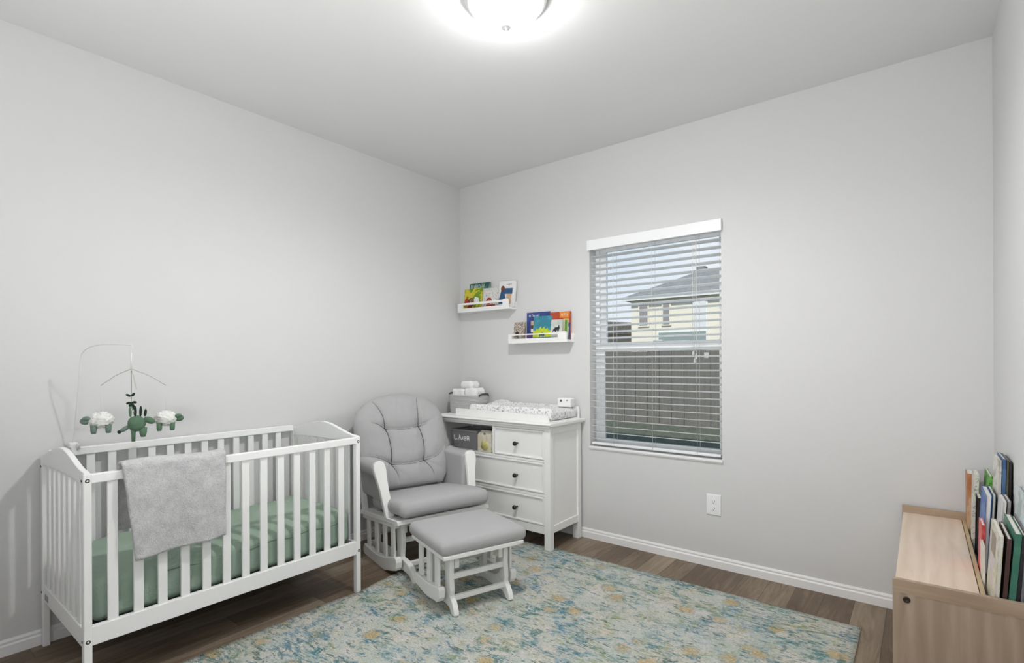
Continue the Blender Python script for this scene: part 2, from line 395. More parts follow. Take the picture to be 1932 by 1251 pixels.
def cover(name, cols, scale=14, sharp=.03, seed=0, stretch=(1, 1, 1)):
    """printed picture-book cover: patches of a few inks"""
    N = Nodes(name, .4, .35)
    v = N.map(stretch, (0, 0, 0), (seed*3.1, seed*1.7, seed*2.3))
    n1 = N.noise(scale, 4, v, .6, .6)
    st = []; k = len(cols)
    if k == 1: st = [(0, cols[0]), (1, cols[0])]
    else:
        for i, c in enumerate(cols):
            a = .36+.28*i/k; b = .36+.28*(i+1)/k
            st += [(a+sharp/2, c), (b-sharp/2, c)]
    return N.out(N.ramp(n1, st))

# ------------------------------------------------------------------ room shell
W, H, D = 3.373, 2.74, 3.62
struct('floor', MB().box((-.15, -D-.15, -.12), (W+.15, .15, 0)), M['floor'])
struct('ceiling', MB().box((-.15, -D-.15, H), (W+.15, .15, H+.12)), M['ceiling'])
struct('wall_left', MB().box((-.15, -D-.15, 0), (0, .15, H)), M['wall'])
struct('wall_right', MB().box((W, -D-.15, 0), (W+.15, .15, H)), M['wall'])
struct('wall_front', MB().box((0, -D-.15, 0), (W, -D, H)), M['wall'])
WX0, WX1, WZ0, WZ1 = 1.262, 2.165, .655, 2.09
wb = MB().box((0, 0, 0), (WX0, .15, H)).box((WX1, 0, 0), (W, .15, H)).box((WX0, 0, 0), (WX1, .15, WZ0)).box((WX0, 0, WZ1), (WX1, .15, H))
struct('wall_back', wb, M['wall'])
def base_prof(h=.068, t=.013):
    return [(0, 0), (t, 0), (t, h*.62), (t*.62, h*.72), (t*.72, h*.86), (t*.35, h), (0, h)]
bb = MB().prism([(0, -a, z) for a, z in base_prof()], (W, 0, 0)); struct('baseboard_back', bb, M['trim'])
bb = MB().prism([(a, -D, z) for a, z in base_prof()], (0, D-.013, 0)); struct('baseboard_left', bb, M['trim'])
bb = MB().prism([(W-a, -D, z) for a, z in base_prof()], (0, D-1.14, 0)); struct('baseboard_right', bb, M['trim'])

# ------------------------------------------------------------------ window
win = MB()
gx0, gx1, gz0, gz1, mz0, mz1 = 1.338, 2.122, .705, 2.035, 1.322, 1.388
win.box((WX0, .085, WZ0), (WX0+.03, .135, WZ1)).box((WX1-.02, .085, WZ0), (WX1, .135, WZ1)).box((WX0+.03, .085, WZ1-.03), (WX1-.02, .135, WZ1)).box((WX0+.03, .085, WZ0), (WX1-.02, .135, WZ0+.02))
wn = struct('window_1', win, M['vinyl'], 'white vinyl single-hung window behind open blinds', 'window', bevel=.003)
up_ = MB().box((WX0+.03, .105, mz0+.004), (gx0, .13, WZ1-.03)).box((gx1, .105, mz0+.004), (WX1-.02, .13, WZ1-.03)).box((gx0, .105, gz1), (gx1, .13, WZ1-.03)).box((gx0, .105, mz0+.004), (gx1, .13, mz1))
s1 = up_.build('upper_sash', M['vinyl'], wn, bevel=.002)
lo_ = MB().box((WX0+.03, .086, WZ0+.02), (gx0-.004, .104, mz1-.004)).box((gx1+.004, .086, WZ0+.02), (WX1-.02, .104, mz1-.004)).box((gx0-.004, .086, mz0), (gx1+.004, .104, mz1-.004)).box((gx0-.004, .086, WZ0+.02), (gx1+.004, .104, gz0))
s2 = lo_.build('lower_sash', M['vinyl'], wn, bevel=.002)
MB().box((gx0, .116, mz1), (gx1, .119, gz1)).build('pane', M['glass'], s1)
MB().box((gx0, .094, gz0), (gx1, .097, mz0)).build('pane', M['glass'], s2)
MB().box((WX0+.03, .132, WZ0+.02), (WX1-.02, .1335, mz0+.03)).build('insect_screen', M['screen'], wn)
MB().box((1.70, .08, mz1-.004), (1.76, .1, mz1+.008)).build('sash_lock', M['vinyl'], s2, bevel=.002)
sill = MB().box((WX0-.004, -.014, .640), (WX1+.006, .085, .654)).box((WX0, -.008, .632), (WX1+.002, 0, .640))
struct('sill_1', sill, M['trim'], bevel=.003).name = 'trim_1'
# blind hanging in the window
bl = thing('window_blind', 'white slatted blind hung open across the window', 'window blind', (1.714, .03, .655))
MB().box((1.252, -.022, 2.036), (2.172, -.008, 2.108)).box((1.252, -.008, 2.036), (1.258, .05, 2.10)).build('valance', M['vinyl'], bl, bevel=.003)
MB().box((1.268, -.004, 2.045), (2.158, .056, 2.088)).build('headrail', M['vinyl'], bl)
nsl = 30
for i in range(nsl):
    z = .708+i*.0443; tilt = .05
    sl = MB()
    def sf(u, v, z=z): 
        y = .004+.05*v; return Vector((1.272+.884*u, y, z+.0025*math.sin(PI*v)+(v-.5)*-.16*.05))
    vs = [sf(u, v) for v in (0, .25, .5, .75, 1) for u in (0, 1)]
    n = len(vs); vs2 = vs+[q+Vector((0, 0, -.0028)) for q in vs]
    fs = [(2*j, 2*j+1, 2*j+3, 2*j+2) for j in range(4)]; fs += [(2*j+2+n, 2*j+3+n, 2*j+1+n, 2*j+n) for j in range(4)]
    fs += [(0, n, n+1, 1), (n-2, n-1, 2*n-1, 2*n-2)]+[(2*j, 2*j+2, 2*j+2+n, 2*j+n) for j in range(4)]+[(2*j+1, 2*j+1+n, 2*j+3+n, 2*j+3) for j in range(4)]
    sl.add(vs2, fs); sl.build('slat', M['slat'], bl)
MB().box((1.272, .006, .668), (2.156, .052, .684)).build('bottom_rail', M['vinyl'], bl, bevel=.003)
for x in (1.445, 1.725, 2.016):
    lc = MB()
    for y in (.002, .056): lc.tube([(x, y, .67), (x, y, 2.05)], .0011, 6)
    lc.build('ladder_cord', M['string'], bl)
pc = MB()
for x, y0, zb in ((1.993, -.004, 1.315), (2.003, -.005, 1.27), (2.012, -.004, 1.30)): pc.tube([(x, y0, 2.04), (x+.002, y0, zb)], .001, 6)
pl_ = pc.build('pull_cord', M['string'], bl)
for x, zb in ((1.995, 1.315), (2.005, 1.27), (2.014, 1.30)):
    MB().lathe([(.0015, .0), (.004, -.004), (.0065, -.03), (.005, -.034), (.001, -.036)], (x, -.005, zb), 12).build('tassel', M['slat'], pl_)
MB().box((2.062, -.003, 1.272), (2.088, -.001, 1.305)).build('warning_tag', M['slat'], bl)

# ------------------------------------------------------------------ outside
lawn = MB().grid(lambda u, v: Vector((-14+24*u, .15+26*v, -.2+min(1, (26*v)/2.2)*.72)), 20, 60)
struct('ground', lawn, plain('lawn', (.12, .135, .105), .95, .1, .6, 40, var=.3, vscale=30))
fen = thing('wooden_fence', 'weathered grey-brown board fence outside behind lower window', 'fence', (0, 2.5, .4))
fm = mk_pine('weathered_boards', 'z', (.25, .235, .215), (.18, .165, .15), False)
rnd = random.Random(3)
for i in range(66):
    x = -5.2+i*.145
    MB().box((x, 2.5, .45), (x+.138, 2.518, 1.365+rnd.uniform(-.006, .006))).build('board', fm, fen)
MB().box((-5.2, 2.52, .62), (4.37, 2.56, .70)).build('rail', fm, fen); MB().box((-5.2, 2.52, 1.15), (4.37, 2.56, 1.23)).build('rail', fm, fen)
hs = thing('neighbour_house', 'cream two-storey neighbour house with grey roof beyond the fence', 'house', (0, 14, .5))
cream = plain('cream_siding', (.69, .64, .545), .8, .1, var=.02); roofm = plain('grey_shingles', (.20, .20, .20), .9, .1, .6, 12, var=.15, vscale=8)
MB().box((-4.08, 12, .5), (4, 18, 3.14)).build('house_wall', cream, hs)
rf = MB(); e = [(-4.3, 11.84, 3.14), (4.3, 11.84, 3.14), (4.3, 18.4, 3.14), (-4.3, 18.4, 3.14)]; rd = [(-3.1, 15, 4.32), (3.1, 15, 4.32)]
t_ = .1
rf.add([Vector(p) for p in e]+[Vector(p)+Vector((0, 0, t_)) for p in e]+[Vector(p) for p in rd], [(3, 2, 1, 0), (0, 1, 5, 4), (1, 2, 6, 5), (2, 3, 7, 6), (3, 0, 4, 7), (4, 5, 9, 8), (6, 7, 8, 9), (5, 6, 9), (7, 4, 8)])
rfo = rf.build('roof', roofm, hs); MB().box((-3.05, 15.0, 4.2), (-2.75, 15.3, 4.52)).build('roof_vent', roofm, rfo)
MB().box((-4.3, 11.82, 3.12), (4.3, 11.86, 3.25)).build('gutter', plain('white_gutter', (.62, .62, .60)), hs)
wg = plain('far_window_glass', (.24, .22, .22), .3, .5); wt = plain('far_window_trim', (.7, .7, .68))
for (x0, x1, z0, z1, mt) in ((-3.78, -3.52, 2.36, 3.0, wg), (-3.02, -2.83, 2.36, 3.0, wg), (-2.08, -1.75, 2.2, 3.0, plain('far_blind', (.62, .62, .64)))):
    fo = MB().box((x0-.05, 11.96, z0-.05), (x1+.05, 12, z1+.05)).build('window', cream if mt is wg else wt, hs); MB().box((x0, 11.945, z0), (x1, 11.96, z1)).build('pane', mt, fo)
fo = MB().box((-3.21, 11.96, .55), (-1.7, 12, 2.15)).build('patio_door', wt, hs); MB().box((-3.16, 11.945, .6), (-1.75, 11.96, 2.10)).build('pane', plain('patio_glass', (.22, .27, .26), .2, .5), fo)
h2 = thing('distant_house', 'low dark-roofed house far off, left of the cream house', 'house', (-10.5, 24, .5))
MB().box((-14, 24, .5), (-8.2, 29, 2.75)).build('house_wall', plain('tan_siding', (.34, .29, .23)), h2)
r2 = MB(); r2.prism([(-14.4, 23.6, 2.75), (-7.8, 23.6, 2.75), (-8.6, 23.6, 3.3), (-11, 23.6, 3.5), (-14.4, 23.6, 3.3)], (0, 6, 0)); r2.build('roof', plain('brown_shingles', (.11, .10, .09), .9, .1, .5, 10, var=.3, vscale=9), h2)

# ------------------------------------------------------------------ wall outlet
ou = thing('wall_outlet', 'white electrical outlet cover on the wall below the window', 'outlet', (2.115, 0, .378))
MB().rbox((2.115, -.003, .379), (.0425, .003, .063), .0025, 3).build('cover_plate', M['vinyl'], ou)
for dz in (-.021, .021):
    sk = MB().rbox((2.115, -.0066, .379+dz), (.017, .0015, .0165), .001, 3).build('socket', M['vinyl'], ou)
    MB().box((2.107, -.0086, .374+dz), (2.1088, -.0078, .385+dz)).box((2.1212, -.0086, .3755+dz), (2.123, -.0078, .3845+dz)).box((2.1128, -.0086, .366+dz), (2.1172, -.0078, .370+dz)).build('slot', M['dark'], sk)

# ------------------------------------------------------------------ ceiling lamp
LX, LY = 1.79, -1.595
la = thing('ceiling_light', 'lit flush dome light with nickel ring on the ceiling', 'ceiling light', (LX, LY, H))
MB().lathe([(.12, H-.002), (.160, H-.004), (.167, H-.012), (.167, H-.020), (.160, H-.030), (.150, H-.036), (.142, H-.036), (.14, H-.03)], (LX, LY, 0), 56).build('trim_ring', M['steel'], la)
R0, z0 = .138, H-.034; dp = .088
dome = MB().lathe([(R0*math.cos(a), z0-dp*math.sin(a)) for a in [i*PI/2/14 for i in range(14)]]+[(.004, z0-dp)], (LX, LY, 0), 56)
dome.build('glass_dome', M['dome'], la)
MB().lathe([(.020, z0-dp+.003), (.024, z0-dp-.003), (.018, z0-dp-.009), (.006, z0-dp-.013), (.006, z0-dp-.018), (.003, z0-dp-.021)], (LX, LY, 0), 24).build('finial', M['steel'], la)
ld = bpy.data.lights.new('lamp_bulb', 'SPOT'); ld.energy = LAMP_E; ld.shadow_soft_size = .05; ld.color = (1, .997, .99); ld.spot_size = math.radians(165); ld.spot_blend = .7
lo = bpy.data.objects.new('lamp_bulb', ld); COL.objects.link(lo); lo.location = (0, 0, -.075); lo.parent = la

# ------------------------------------------------------------------ rug
rx0, rx1, ry0, ry1 = .682, 2.886, -3.345, -.345
rg = MB()
def rugf(u, v):
    x = rx0+(rx1-rx0)*u; y = ry0+(ry1-ry0)*v
    k = max(0, min(1, (y+1.5)/.6)); x -= (.05*k*k*(3-2*k)-.022*math.exp(-((y+1.545)/.09)**2))*(1-u)
    return Vector((x, y, .009))
top = rg.grid(rugf, 60, 80)
nu, nv = 60, 80
edge = [i for i in range(nu+1)]+[j*(nu+1)+nu for j in range(1, nv+1)]+[nv*(nu+1)+i for i in range(nu-1, -1, -1)]+[j*(nu+1) for j in range(nv-1, 0, -1)]
o_ = len(rg.v); rg.v += [Vector((rg.v[i].x, rg.v[i].y, .0)) for i in edge]
for a in range(len(edge)):
    b = (a+1) % len(edge); rg.f.append([edge[a], o_+a, o_+b, edge[b]]); rg.mi.append(1); rg.sm.append(False)
rug = rg.build('area_rug', [M['rug'], fabric('rug_binding', (.62, .60, .53), 200, .4, .1)], loc=((rx0+rx1)/2, (ry0+ry1)/2, 0))
tag(rug, 'large teal, cream and yellow floral rug on the wood floor', 'rug')

# ------------------------------------------------------------------ crib
cb = thing('baby_crib', 'white slatted wooden crib against the left wall', 'crib', (.36, -2.122, 0))
XB0, XB1, XF0, XF1, YN, YF = .018, .048, .668, .700, -2.722, -1.526
ww = M['white_wood']
def arch(y0, y1):
    pts = []
    n = 40
    for i in range(n+1):
        t = i/n; x = XB0+.002+(XF1-XB0-.004)*t; c = abs(2*t-1)
        if c > .9: z = .858-.004*((c-.9)/.1)**2
        else:
            k = 1-c/.9; z = .858+.056*(k*k*(3-2*k))**.8
        pts.append((x, y0, z))
    low = [(XF1-.002-(XF1-XB0-.004)*i/10, y0, .806+.012*math.sin(PI*i/10)) for i in range(11)]
    return pts+low
for nm, y in (('near', YN), ('far', YF-.024)):
    MB().prism(arch(y+.002, 0), (0, .020, 0)).build('headboard' if nm == 'far' else 'footboard', ww, cb, bevel=.003)
    for (xa, xb) in ((XB0, XB1), (XF0, XF1)):
        lg = MB().box((xa, y, 0), (xb, y+.026, .850)).build('leg', ww, cb, bevel=.004, seg=3)
        if xa == XF0:
            for z in (.824, .231): MB().lathe([(.0075, 0), (.0075, .0015), (.005, .002), (.003, .0005)], (XF1-.001, y+.013, z), 14, 'x').build('bolt', M['black'], lg)
        if nm == 'near':
            for z in (.824, .231) if xa == XF0 else (.80, .24): MB().lathe([(.005, .002), (.005, -.0015), (.002, -.002)], ((xa+xb)/2-.004, y, z), 12, 'y').build('bolt', M['black'], lg)
    MB().box((XB1-.004, y+.003, .203), (XF0+.004, y+.023, .275)).build('end_rail', ww, cb, bevel=.003)
    for k in range(7):
        x = .112+k*.0805
        MB().box((x-.021, y+.007, .27), (x+.021, y+.019, .815)).build('slat', ww, cb, bevel=.002)
for (xa, xb, nm) in ((XF0, XF1, 'front'), (XB0, XB1, 'back')):
    dz = .022 if nm == 'back' else 0
    MB().box((xa+.004, YN+.024, .812+dz), (xb-.001, YF-.022, .847+dz)).build('top_rail', ww, cb, bevel=.004, seg=3)
    MB().box((xa+.005, YN+.024, .212), (xb-.002, YF-.022, .283)).build('bottom_rail', ww, cb, bevel=.003)
    for k in range(13):
        y = (-2.63+k*.0828)
        MB().box(((xa+xb)/2-.006, y-.0165, .278), ((xa+xb)/2+.006, y+.0165, .818+dz)).build('slat', ww, cb, bevel=.002)
MB().box((XB1+.004, YN+.03, .248), (XF0-.004, YF-.03, .264)).build('mattress_board', M['dark'], cb)  # board coloured near black to paint the shaded gap under the mattress
# small nameplate slot on the near end rail (blank grey)
MB().box((.085, YN-.0005+.001, .222), (.135, YN+.004, .246)).build('grey_plate', plain('grey_tin', (.35, .35, .36)), cb)
def mat_def(q):
    x, y, z = q
    t = max(0, z/.085)
    z2 = z+(.010*noise.noise(Vector((x*5, y*5, 0)))+.009*noise.noise(Vector((x*13, y*11, 3))))*t
    z2 = z2*1.12 if z < 0 else z2
    sd = .006*noise.noise(Vector((y*9, z*14, 7)))
    return (x+(sd if x > .2 else 0), y+(sd if y < -.4 else 0), z2-.012*t*(abs(x)/.29)**6)
mt = MB().rbox((.358, -2.124, .363), (.298, .562, .086), .035, 26, mat_def).build('crib_mattress', M['sheet'], loc=(.358, -2.124, .277))
tag(mt, 'green sheeted mattress lying inside the white crib', 'mattress')
sp_ = [( .358+.297*1.004, -2.66+i*.055, .395+.006*math.sin(i*1.7)) for i in range(4, 20)]
MB().tube(smoothpath(sp_, 4), .0022, 6).build('sheet_seam', plain('sheet_fold', (.17, .24, .19), .9), mt)

# blanket over the front rail
bk = MB(); nu, nv = 46, 70
def blk(u, v, off):
    # v runs from inside bottom, over the rail, to outside bottom
    Lin, Lt, Lo = .255, .055, .362; s = v*(Lin+Lt+Lo)
    wob = .004*noise.noise(Vector((u*7, v*9, 0)))
    if s < Lin: x = .655-off; z = .858-(Lin-s); nx = -1
    elif s < Lin+Lt:
        a = (s-Lin)/Lt*PI; x = .684-(.029+off)*math.cos(a); z = .858+(.012+off)*math.sin(a); nx = 0
    else: x = .713+off; z = .858-(s-Lin-Lt); nx = 1
    hang = max(0, (.858-z))
    x += nx*(.010*math.sin(u*9+1)*hang/.36*1.2+wob*1.5+.012*hang)
    yl = -2.606+.036*hang/.36*(1 if nx >= 0 else -.3); yr = -2.232-.004*hang
    if nx > 0: z += .010*u*hang/.36
    z += .004*math.sin(u*6)*(1 if nx == 0 else 0)
    return Vector((x, yl+(yr-yl)*u, z))
def outer(u, v): return blk(u, v, .009)
def inner(u, v): return blk(u, v, -.001)
bk.grid(outer, nu, nv); o1 = len(bk.v); bk.grid(lambda u, v: inner(1-u, v), nu, nv)
def ix(i, j): return j*(nu+1)+i
def ix2(i, j): return o1+j*(nu+1)+(nu-i)
per = [(i, 0) for i in range(nu+1)]+[(nu, j) for j in range(1, nv+1)]+[(i, nv) for i in range(nu-1, -1, -1)]+[(0, j) for j in range(nv-1, 0, -1)]
for a in range(len(per)):
    p_, q_ = per[a], per[(a+1) % len(per)]
    bk.f.append([ix(*q_), ix(*p_), ix2(*p_), ix2(*q_)]); bk.mi.append(0); bk.sm.append(True)
bo = bk.build('plush_blanket', M['plush'], loc=(.684, -2.42, .858), weld=True)
tag(bo, 'fluffy grey blanket draped over the front rail of the crib', 'blanket')

# ------------------------------------------------------------------ mobile
mo = thing('crib_mobile', 'thin wire mobile arm clamped to the back rail of the crib', 'crib mobile', (.03, -2.612, .86))
pole = smoothpath([(.034, -2.612, .872), (.058, -2.609, .98), (.095, -2.607, 1.11), (.122, -2.606, 1.20), (.140, -2.603, 1.29), (.168, -2.586, 1.325), (.212, -2.552, 1.341), (.25, -2.508, 1.342), (.29, -2.457, 1.340)], 8)
po = MB().tube(pole, .0025, 8).build('arm', M['wire'], mo)
MB().rbox((.034, -2.612, .8815), (.020, .016, .012), .004, 3).box((.0495, -2.622, .835), (.0555, -2.602, .885)).build('clamp', M['white_wood'], mo)
MB().lathe([(.004, 0), (.007, .003), (.007, .02), (.004, .026)], (.056, -2.598, .862), 12).build('screw', M['steel'], mo)
hub = Vector((.29, -2.457, 1.231))
MB().tube([(.29, -2.457, 1.340), (.293, -2.452, 1.331), (.29, -2.457, 1.320), (.287, -2.46, 1.312), (.29, -2.457, 1.305)], .0022, 8).build('hook', M['wire'], mo)
MB().tube([(.29, -2.457, 1.306), (.29, -2.457, 1.231)], .0035, 8).build('spindle', M['wire'], mo)
tips = [Vector((.235, -2.555, 1.158)), Vector((.235, -2.302, 1.150)), Vector((.455, -2.485, 1.146))]
for tp in tips:
    md = (hub+tp)/2+Vector((0, 0, .008))
    MB().tube(smoothpath([hub, md, tp], 6), .0019, 8).build('spoke', M['wire_brown'], mo)
MB().tube([(.29, -2.457, 1.231), (.29, -2.457, 1.125)], .0011, 6).build('hanging_cord', M['felt_dark'], mo)
def thread(p, q): MB().tube([p, q], .0006, 5).build('thread', M['string'], mo)
# dark star of felt leaves under the hub
st = thing('felt_star', 'black felt star ornament hung above the green plush animal', 'mobile ornament', (.29, -2.457, 1.075))
def leaf(c, d, l, wd, t=.006):
    d = Vector(d).normalized(); b = MB(); a = Vector(c); q = d.to_track_quat('Z', 'Y').to_matrix()
    b.blob(a+d*l/2, (wd, t, l/2), 10, 8, q); return b
for k, (dx, dz, ln) in enumerate(((-.9, .5, .022), (.6, .8, .02), (-.3, -1, .024), (.35, -1, .045), (.9, -.1, .02), (-.8, -.3, .02))):
    leaf((.29, -2.457+.0015*dx, 1.106-.026*(k > 1)), (dx*.28, dx*.96, dz), ln, .006).build('felt_leaf', M['felt_dark'], st)
MB().tube([(.29, -2.457, 1.126), (.29, -2.457, 1.06), (.296, -2.445, 1.01)], .0010, 6).build('cord', M['felt_dark'], st)
# view-independent local frames for the animals: their side faces the room
def animal_axes(ang): return Vector((math.cos(ang), math.sin(ang), 0))
def sheep(pos, ang, headsign, label, wool_c, felt):
    a = animal_axes(ang); n_ = Vector((0, 0, 1)).cross(a)
    t = thing('plush_sheep', label, 'plush toy', pos, 0, 'plush animals of the mobile')
    p = Vector(pos); Rm = Matrix((a, n_, Vector((0, 0, 1)))).transposed()
    MB().blob(p, (.046, .034, .034), 48, 34, Rm, .009, 7, pos[1]*9).build('woolly_body', wool_c, t)
    h = p+a*headsign*.054+Vector((0, 0, -.002))
    MB().blob(h, (.020, .014, .016), 14, 10, Rm).build('head', felt, t)
    for sgn in (-1, 1):
        MB().blob(h+n_*sgn*.014+Vector((0, 0, .012))-a*headsign*.004, (.016, .006, .008), 10, 8, Rm).build('ear', felt, t)
    for fx in (-.026, .026):
        for sgn in (-1, 1):
            q = p+a*fx+n_*sgn*.015
            MB().tube([q+Vector((0, 0, -.02)), q+Vector((0, 0, -.045)), q+Vector((0, 0, -.058))], [.012, .0115, .009], 10).build('leg', felt, t)
    return t
sheep((.235, -2.555, 1.005), 1.30, -1, 'white and sage plush sheep, leftmost toy of the mobile', M['wool'], M['felt_sage'])
sheep((.235, -2.302, .990), 1.25, 1, 'cream plush sheep with green legs, rightmost toy of the mobile', M['wool'], M['felt_green'])
thread(tips[0], (.235, -2.555, 1.036)); thread(tips[1], (.235, -2.302, 1.022))
dn = thing('plush_dragon', 'green plush creature with leafy crest, middle toy of the mobile', 'plush toy', (.30, -2.45, .98), 0, 'plush animals of the mobile')
ax = animal_axes(1.29); ny = Vector((0, 0, 1)).cross(ax); Rm = Matrix((ax, ny, Vector((0, 0, 1)))).transposed(); pc_ = Vector((.30, -2.44, .982))
MB().blob(pc_, (.034, .026, .036), 24, 16, Rm, .004, 5).build('body', M['felt_green'], dn)
MB().blob(pc_+ax*.048+Vector((0, 0, .012)), (.024, .016, .015), 14, 10, Matrix.Rotation(.5, 3, ny) @ Rm).build('head', M['felt_green'], dn)
MB().blob(pc_-ax*.043+Vector((0, 0, -.02)), (.022, .011, .010), 12, 10, Matrix.Rotation(-.6, 3, ny) @ Rm).build('tail', M['felt_sage'], dn)
MB().blob(pc_-ax*.063+Vector((0, 0, -.033)), (.010, .008, .008), 10, 8).build('tail_tip', M['felt_dark'], dn)
for fx, ll in ((-.012, .080), (.024, .062)):
    q = pc_+ax*fx; MB().tube([q+Vector((0, 0, -.02)), q+Vector((0, 0, -.045)), q+Vector((0, 0, -ll))], [.016, .0145, .009] if fx > 0 else [.013, .0085, .0075], 10).build('leg', M['felt_green'], dn)
for k, fx in enumerate((-.022, -.004, .014, .031)):
    leaf(pc_+ax*fx+Vector((0, 0, .03)), ax*(fx*3)+Vector((0, 0, 1)), .05 if k < 3 else .036, .0075).build('crest_leaf', M['felt_green'] if k == 0 else M['felt_dark'], dn)

# ------------------------------------------------------------------ glider chair
def frame_thing(name, label, cat, O, R):
    return thing(name, label, cat, (O[0], O[1], 0), math.atan2(R[1], R[0]))
cw, gf = M['chair_wood'], M['grey_fabric']
ch = frame_thing('glider_chair', 'white wooden glider chair with grey tufted cushions beside the crib', 'armchair', (.83, -1.03), (.28, .96))
CX = .012
def cp(x, y, z): return Vector((x+CX, -y, z))       # y here grows to the chair's front
TA = .115
def tp_(x, y, z):    # point of the swinging frame, tipped back
    return cp(x, y-TA*(z-.33)*.6, z+TA*y)
def bld(mb, name, mat, par, **kw): return mb.build(name, mat, par, world=False, **kw)
def tprism(poly, x0, x1):      # outline in (y, z) across x
    return MB().prism([tp_(x0, y, z) for y, z in poly], cp(x1, 0, 0)-cp(x0, 0, 0))
for sx in (-1, 1):
    x = sx*.285
    a, b = x-.019, x+.019
    sp = bld(tprism([(-.60, .318), (-.60, .345), (.005, .345), (.015, .338), (.015, .318)], a-.006, b+.006), 'side_panel', cw, ch, bevel=.004)
    bld(tprism([(-.58, .293), (-.58, .318), (-.05, .318), (-.05, .293)], a+.004, b-.004), 'apron', cw, sp, bevel=.002)
    low = [(-.56+.5*i/12, .128-.030*math.sin(PI*i/12)) for i in range(13)]; hi = [(-.06-.5*i/12, .052-.030*math.sin(PI*(12-i)/12)) for i in range(13)]
    pts = low+[(-.043, .118), (-.038, .10), (-.043, .07)]+hi+[(-.578, .07), (-.583, .09), (-.578, .112)]
    bld(tprism(pts, a, b), 'lower_rail', cw, sp, bevel=.004)
    for y in (-.515, -.375, -.24, -.115):
        bld(tprism([(y-.022, .295), (y+.022, .295), (y+.020, .10), (y-.020, .10)], x-.007, x+.007), 'slat', cw, sp, bevel=.002)
    # rear upright
    bld(MB().bar(cp(x, -.57, .27), cp(x*1.02, -.665, .60), .035, .035), 'rear_post', cw, ch, bevel=.004)
    # arm paddle facing the front
    xt, xb = (sx*.332 if sx < 0 else sx*.318), sx*.287
    B = cp(xb, -.155, .325); T = cp(xt, -.232, .655)
    ax_ = (T-B); L_ = ax_.length; ax_.normalize(); side = Vector((1, 0, 0)); side = (side-ax_*side.dot(ax_)).normalized(); nn = ax_.cross(side)
    prof = [(0, .027), (.25, .027), (.50, .028), (.68, .033), (.80, .038), (.88, .0385), (.95, .033), (.985, .022), (1.0, .008)]
    poly = [B+ax_*L_*t-side*wd for t, wd in prof]+[B+ax_*L_*t+side*wd for t, wd in prof[::-1]]
    ap = bld(MB().prism([q-nn*.016 for q in poly], nn*.032), 'arm_post', cw, ch, bevel=.006, seg=3)
    inn_ = [B+ax_*L_*t-side*wd*.74 for t, wd in [(.55, .03)]+prof[3:-1]]+[B+ax_*(L_*.982-.004)]+[B+ax_*L_*t+side*wd*.74 for t, wd in (prof[3:-1][::-1]+[(.55, .03)])]
    fr_s = -1 if nn.y < 0 else 1
    bld(MB().tube([q+nn*fr_s*.0158-ax_*.006 for q in inn_], .0012, 6), 'carved_line', cw, ap)
    # padded arm: top roll and inner flap
    def padf(q): return (q[0], q[1], q[2]+.006*math.sin(q[1]*9)-.05*q[1])
    pd = bld(MB().rbox(cp(sx*.312, -.435, .598), (.05, .205, .046), .040, 10, padf), 'arm_pad', gf, ch)
    bld(MB().rbox(cp(sx*.272, -.42, .51), (.022, .195, .125), .02, 8, lambda q: (q[0]+sx*.006*math.cos(q[2]*12), q[1], q[2])), 'pad_flap', gf, pd)
# seat frame
bld(tprism([(-.02, .318), (-.02, .346), (.012, .346), (.016, .340), (.012, .318)], -.285, .285), 'front_rail', cw, ch, bevel=.004)
bld(tprism([(-.56, .318), (-.56, .346), (-.60, .346), (-.60, .318)], -.285, .285), 'back_rail', cw, ch, bevel=.004)
bld(tprism([(-.55, .333), (-.55, .347), (-.02, .347), (-.02, .333)], -.26, .26), 'seat_base', cw, ch)
for x in (-.215, .215):
    bld(MB().box(cp(x-.012, -.17, .235), cp(x+.012, -.09, .33)), 'hanger_bracket', cw, ch, bevel=.003)
# base
for sx in (-1, 1):
    x = sx*.238
    arc = bez2((-.60, .002), (-.60, .05), (-.575, .075), (-.52, .085))+bez2((-.45, .088), (-.30, .104), (-.15, .104), (-.05, .100))+bez2((-.04, .100), (.03, .100), (.095, .07), (.112, .018))+bez2((.112, .012), (.112, .001), (.085, .001), (.075, .010))+bez2((.07, .014), (.045, .036), (.01, .036), (-.05, .036))+bez2((-.06, .036), (-.42, .036), (-.50, .036), (-.555, .0))
    rn = bld(MB().prism([cp(x-.016, y, z) for y, z in arc], (.032, 0, 0)), 'floor_runner', cw, ch, bevel=.005)
    bld(MB().prism([cp(x-.014, y, z) for y, z in ((-.145, .30), (-.075, .30), (-.06, .20), (-.072, .11), (-.058, .06), (-.075, .03), (-.12, .03), (-.13, .11))], (.028, 0, 0)), 'base_post', cw, ch, bevel=.004)
    bld(MB().prism([cp(x-.014, y, z) for y, z in ((-.50, .29), (-.45, .29), (-.45, .05), (-.50, .05))], (.028, 0, 0)), 'base_post', cw, ch, bevel=.004)
for y, z in ((-.12, .185), (-.04, .066), (-.47, .16)):
    bld(MB().box(cp(-.225, y-.012, z-.014), cp(.225, y+.012, z+.014)), 'cross_bar', cw, ch, bevel=.003)
# cushions
def seatf(q):
    x, y, z = q
    t = .5+.5*z/.05
    z += .014*math.cos(x/.28*PI/2)*math.cos(y/.27*PI/2)*t
    x *= 1-.06*(y/.26 > 0)*abs(y/.26)
    fy = -y       # to the front
    z += TA*fy*1.0-.014*max(0, (fy-.12)/.14)**2
    return (x, y, z)
sc = bld(MB().rbox(cp(0, -.212, .386), (.30, .265, .047), .042, 14, seatf), 'seat_cushion', gf, ch)
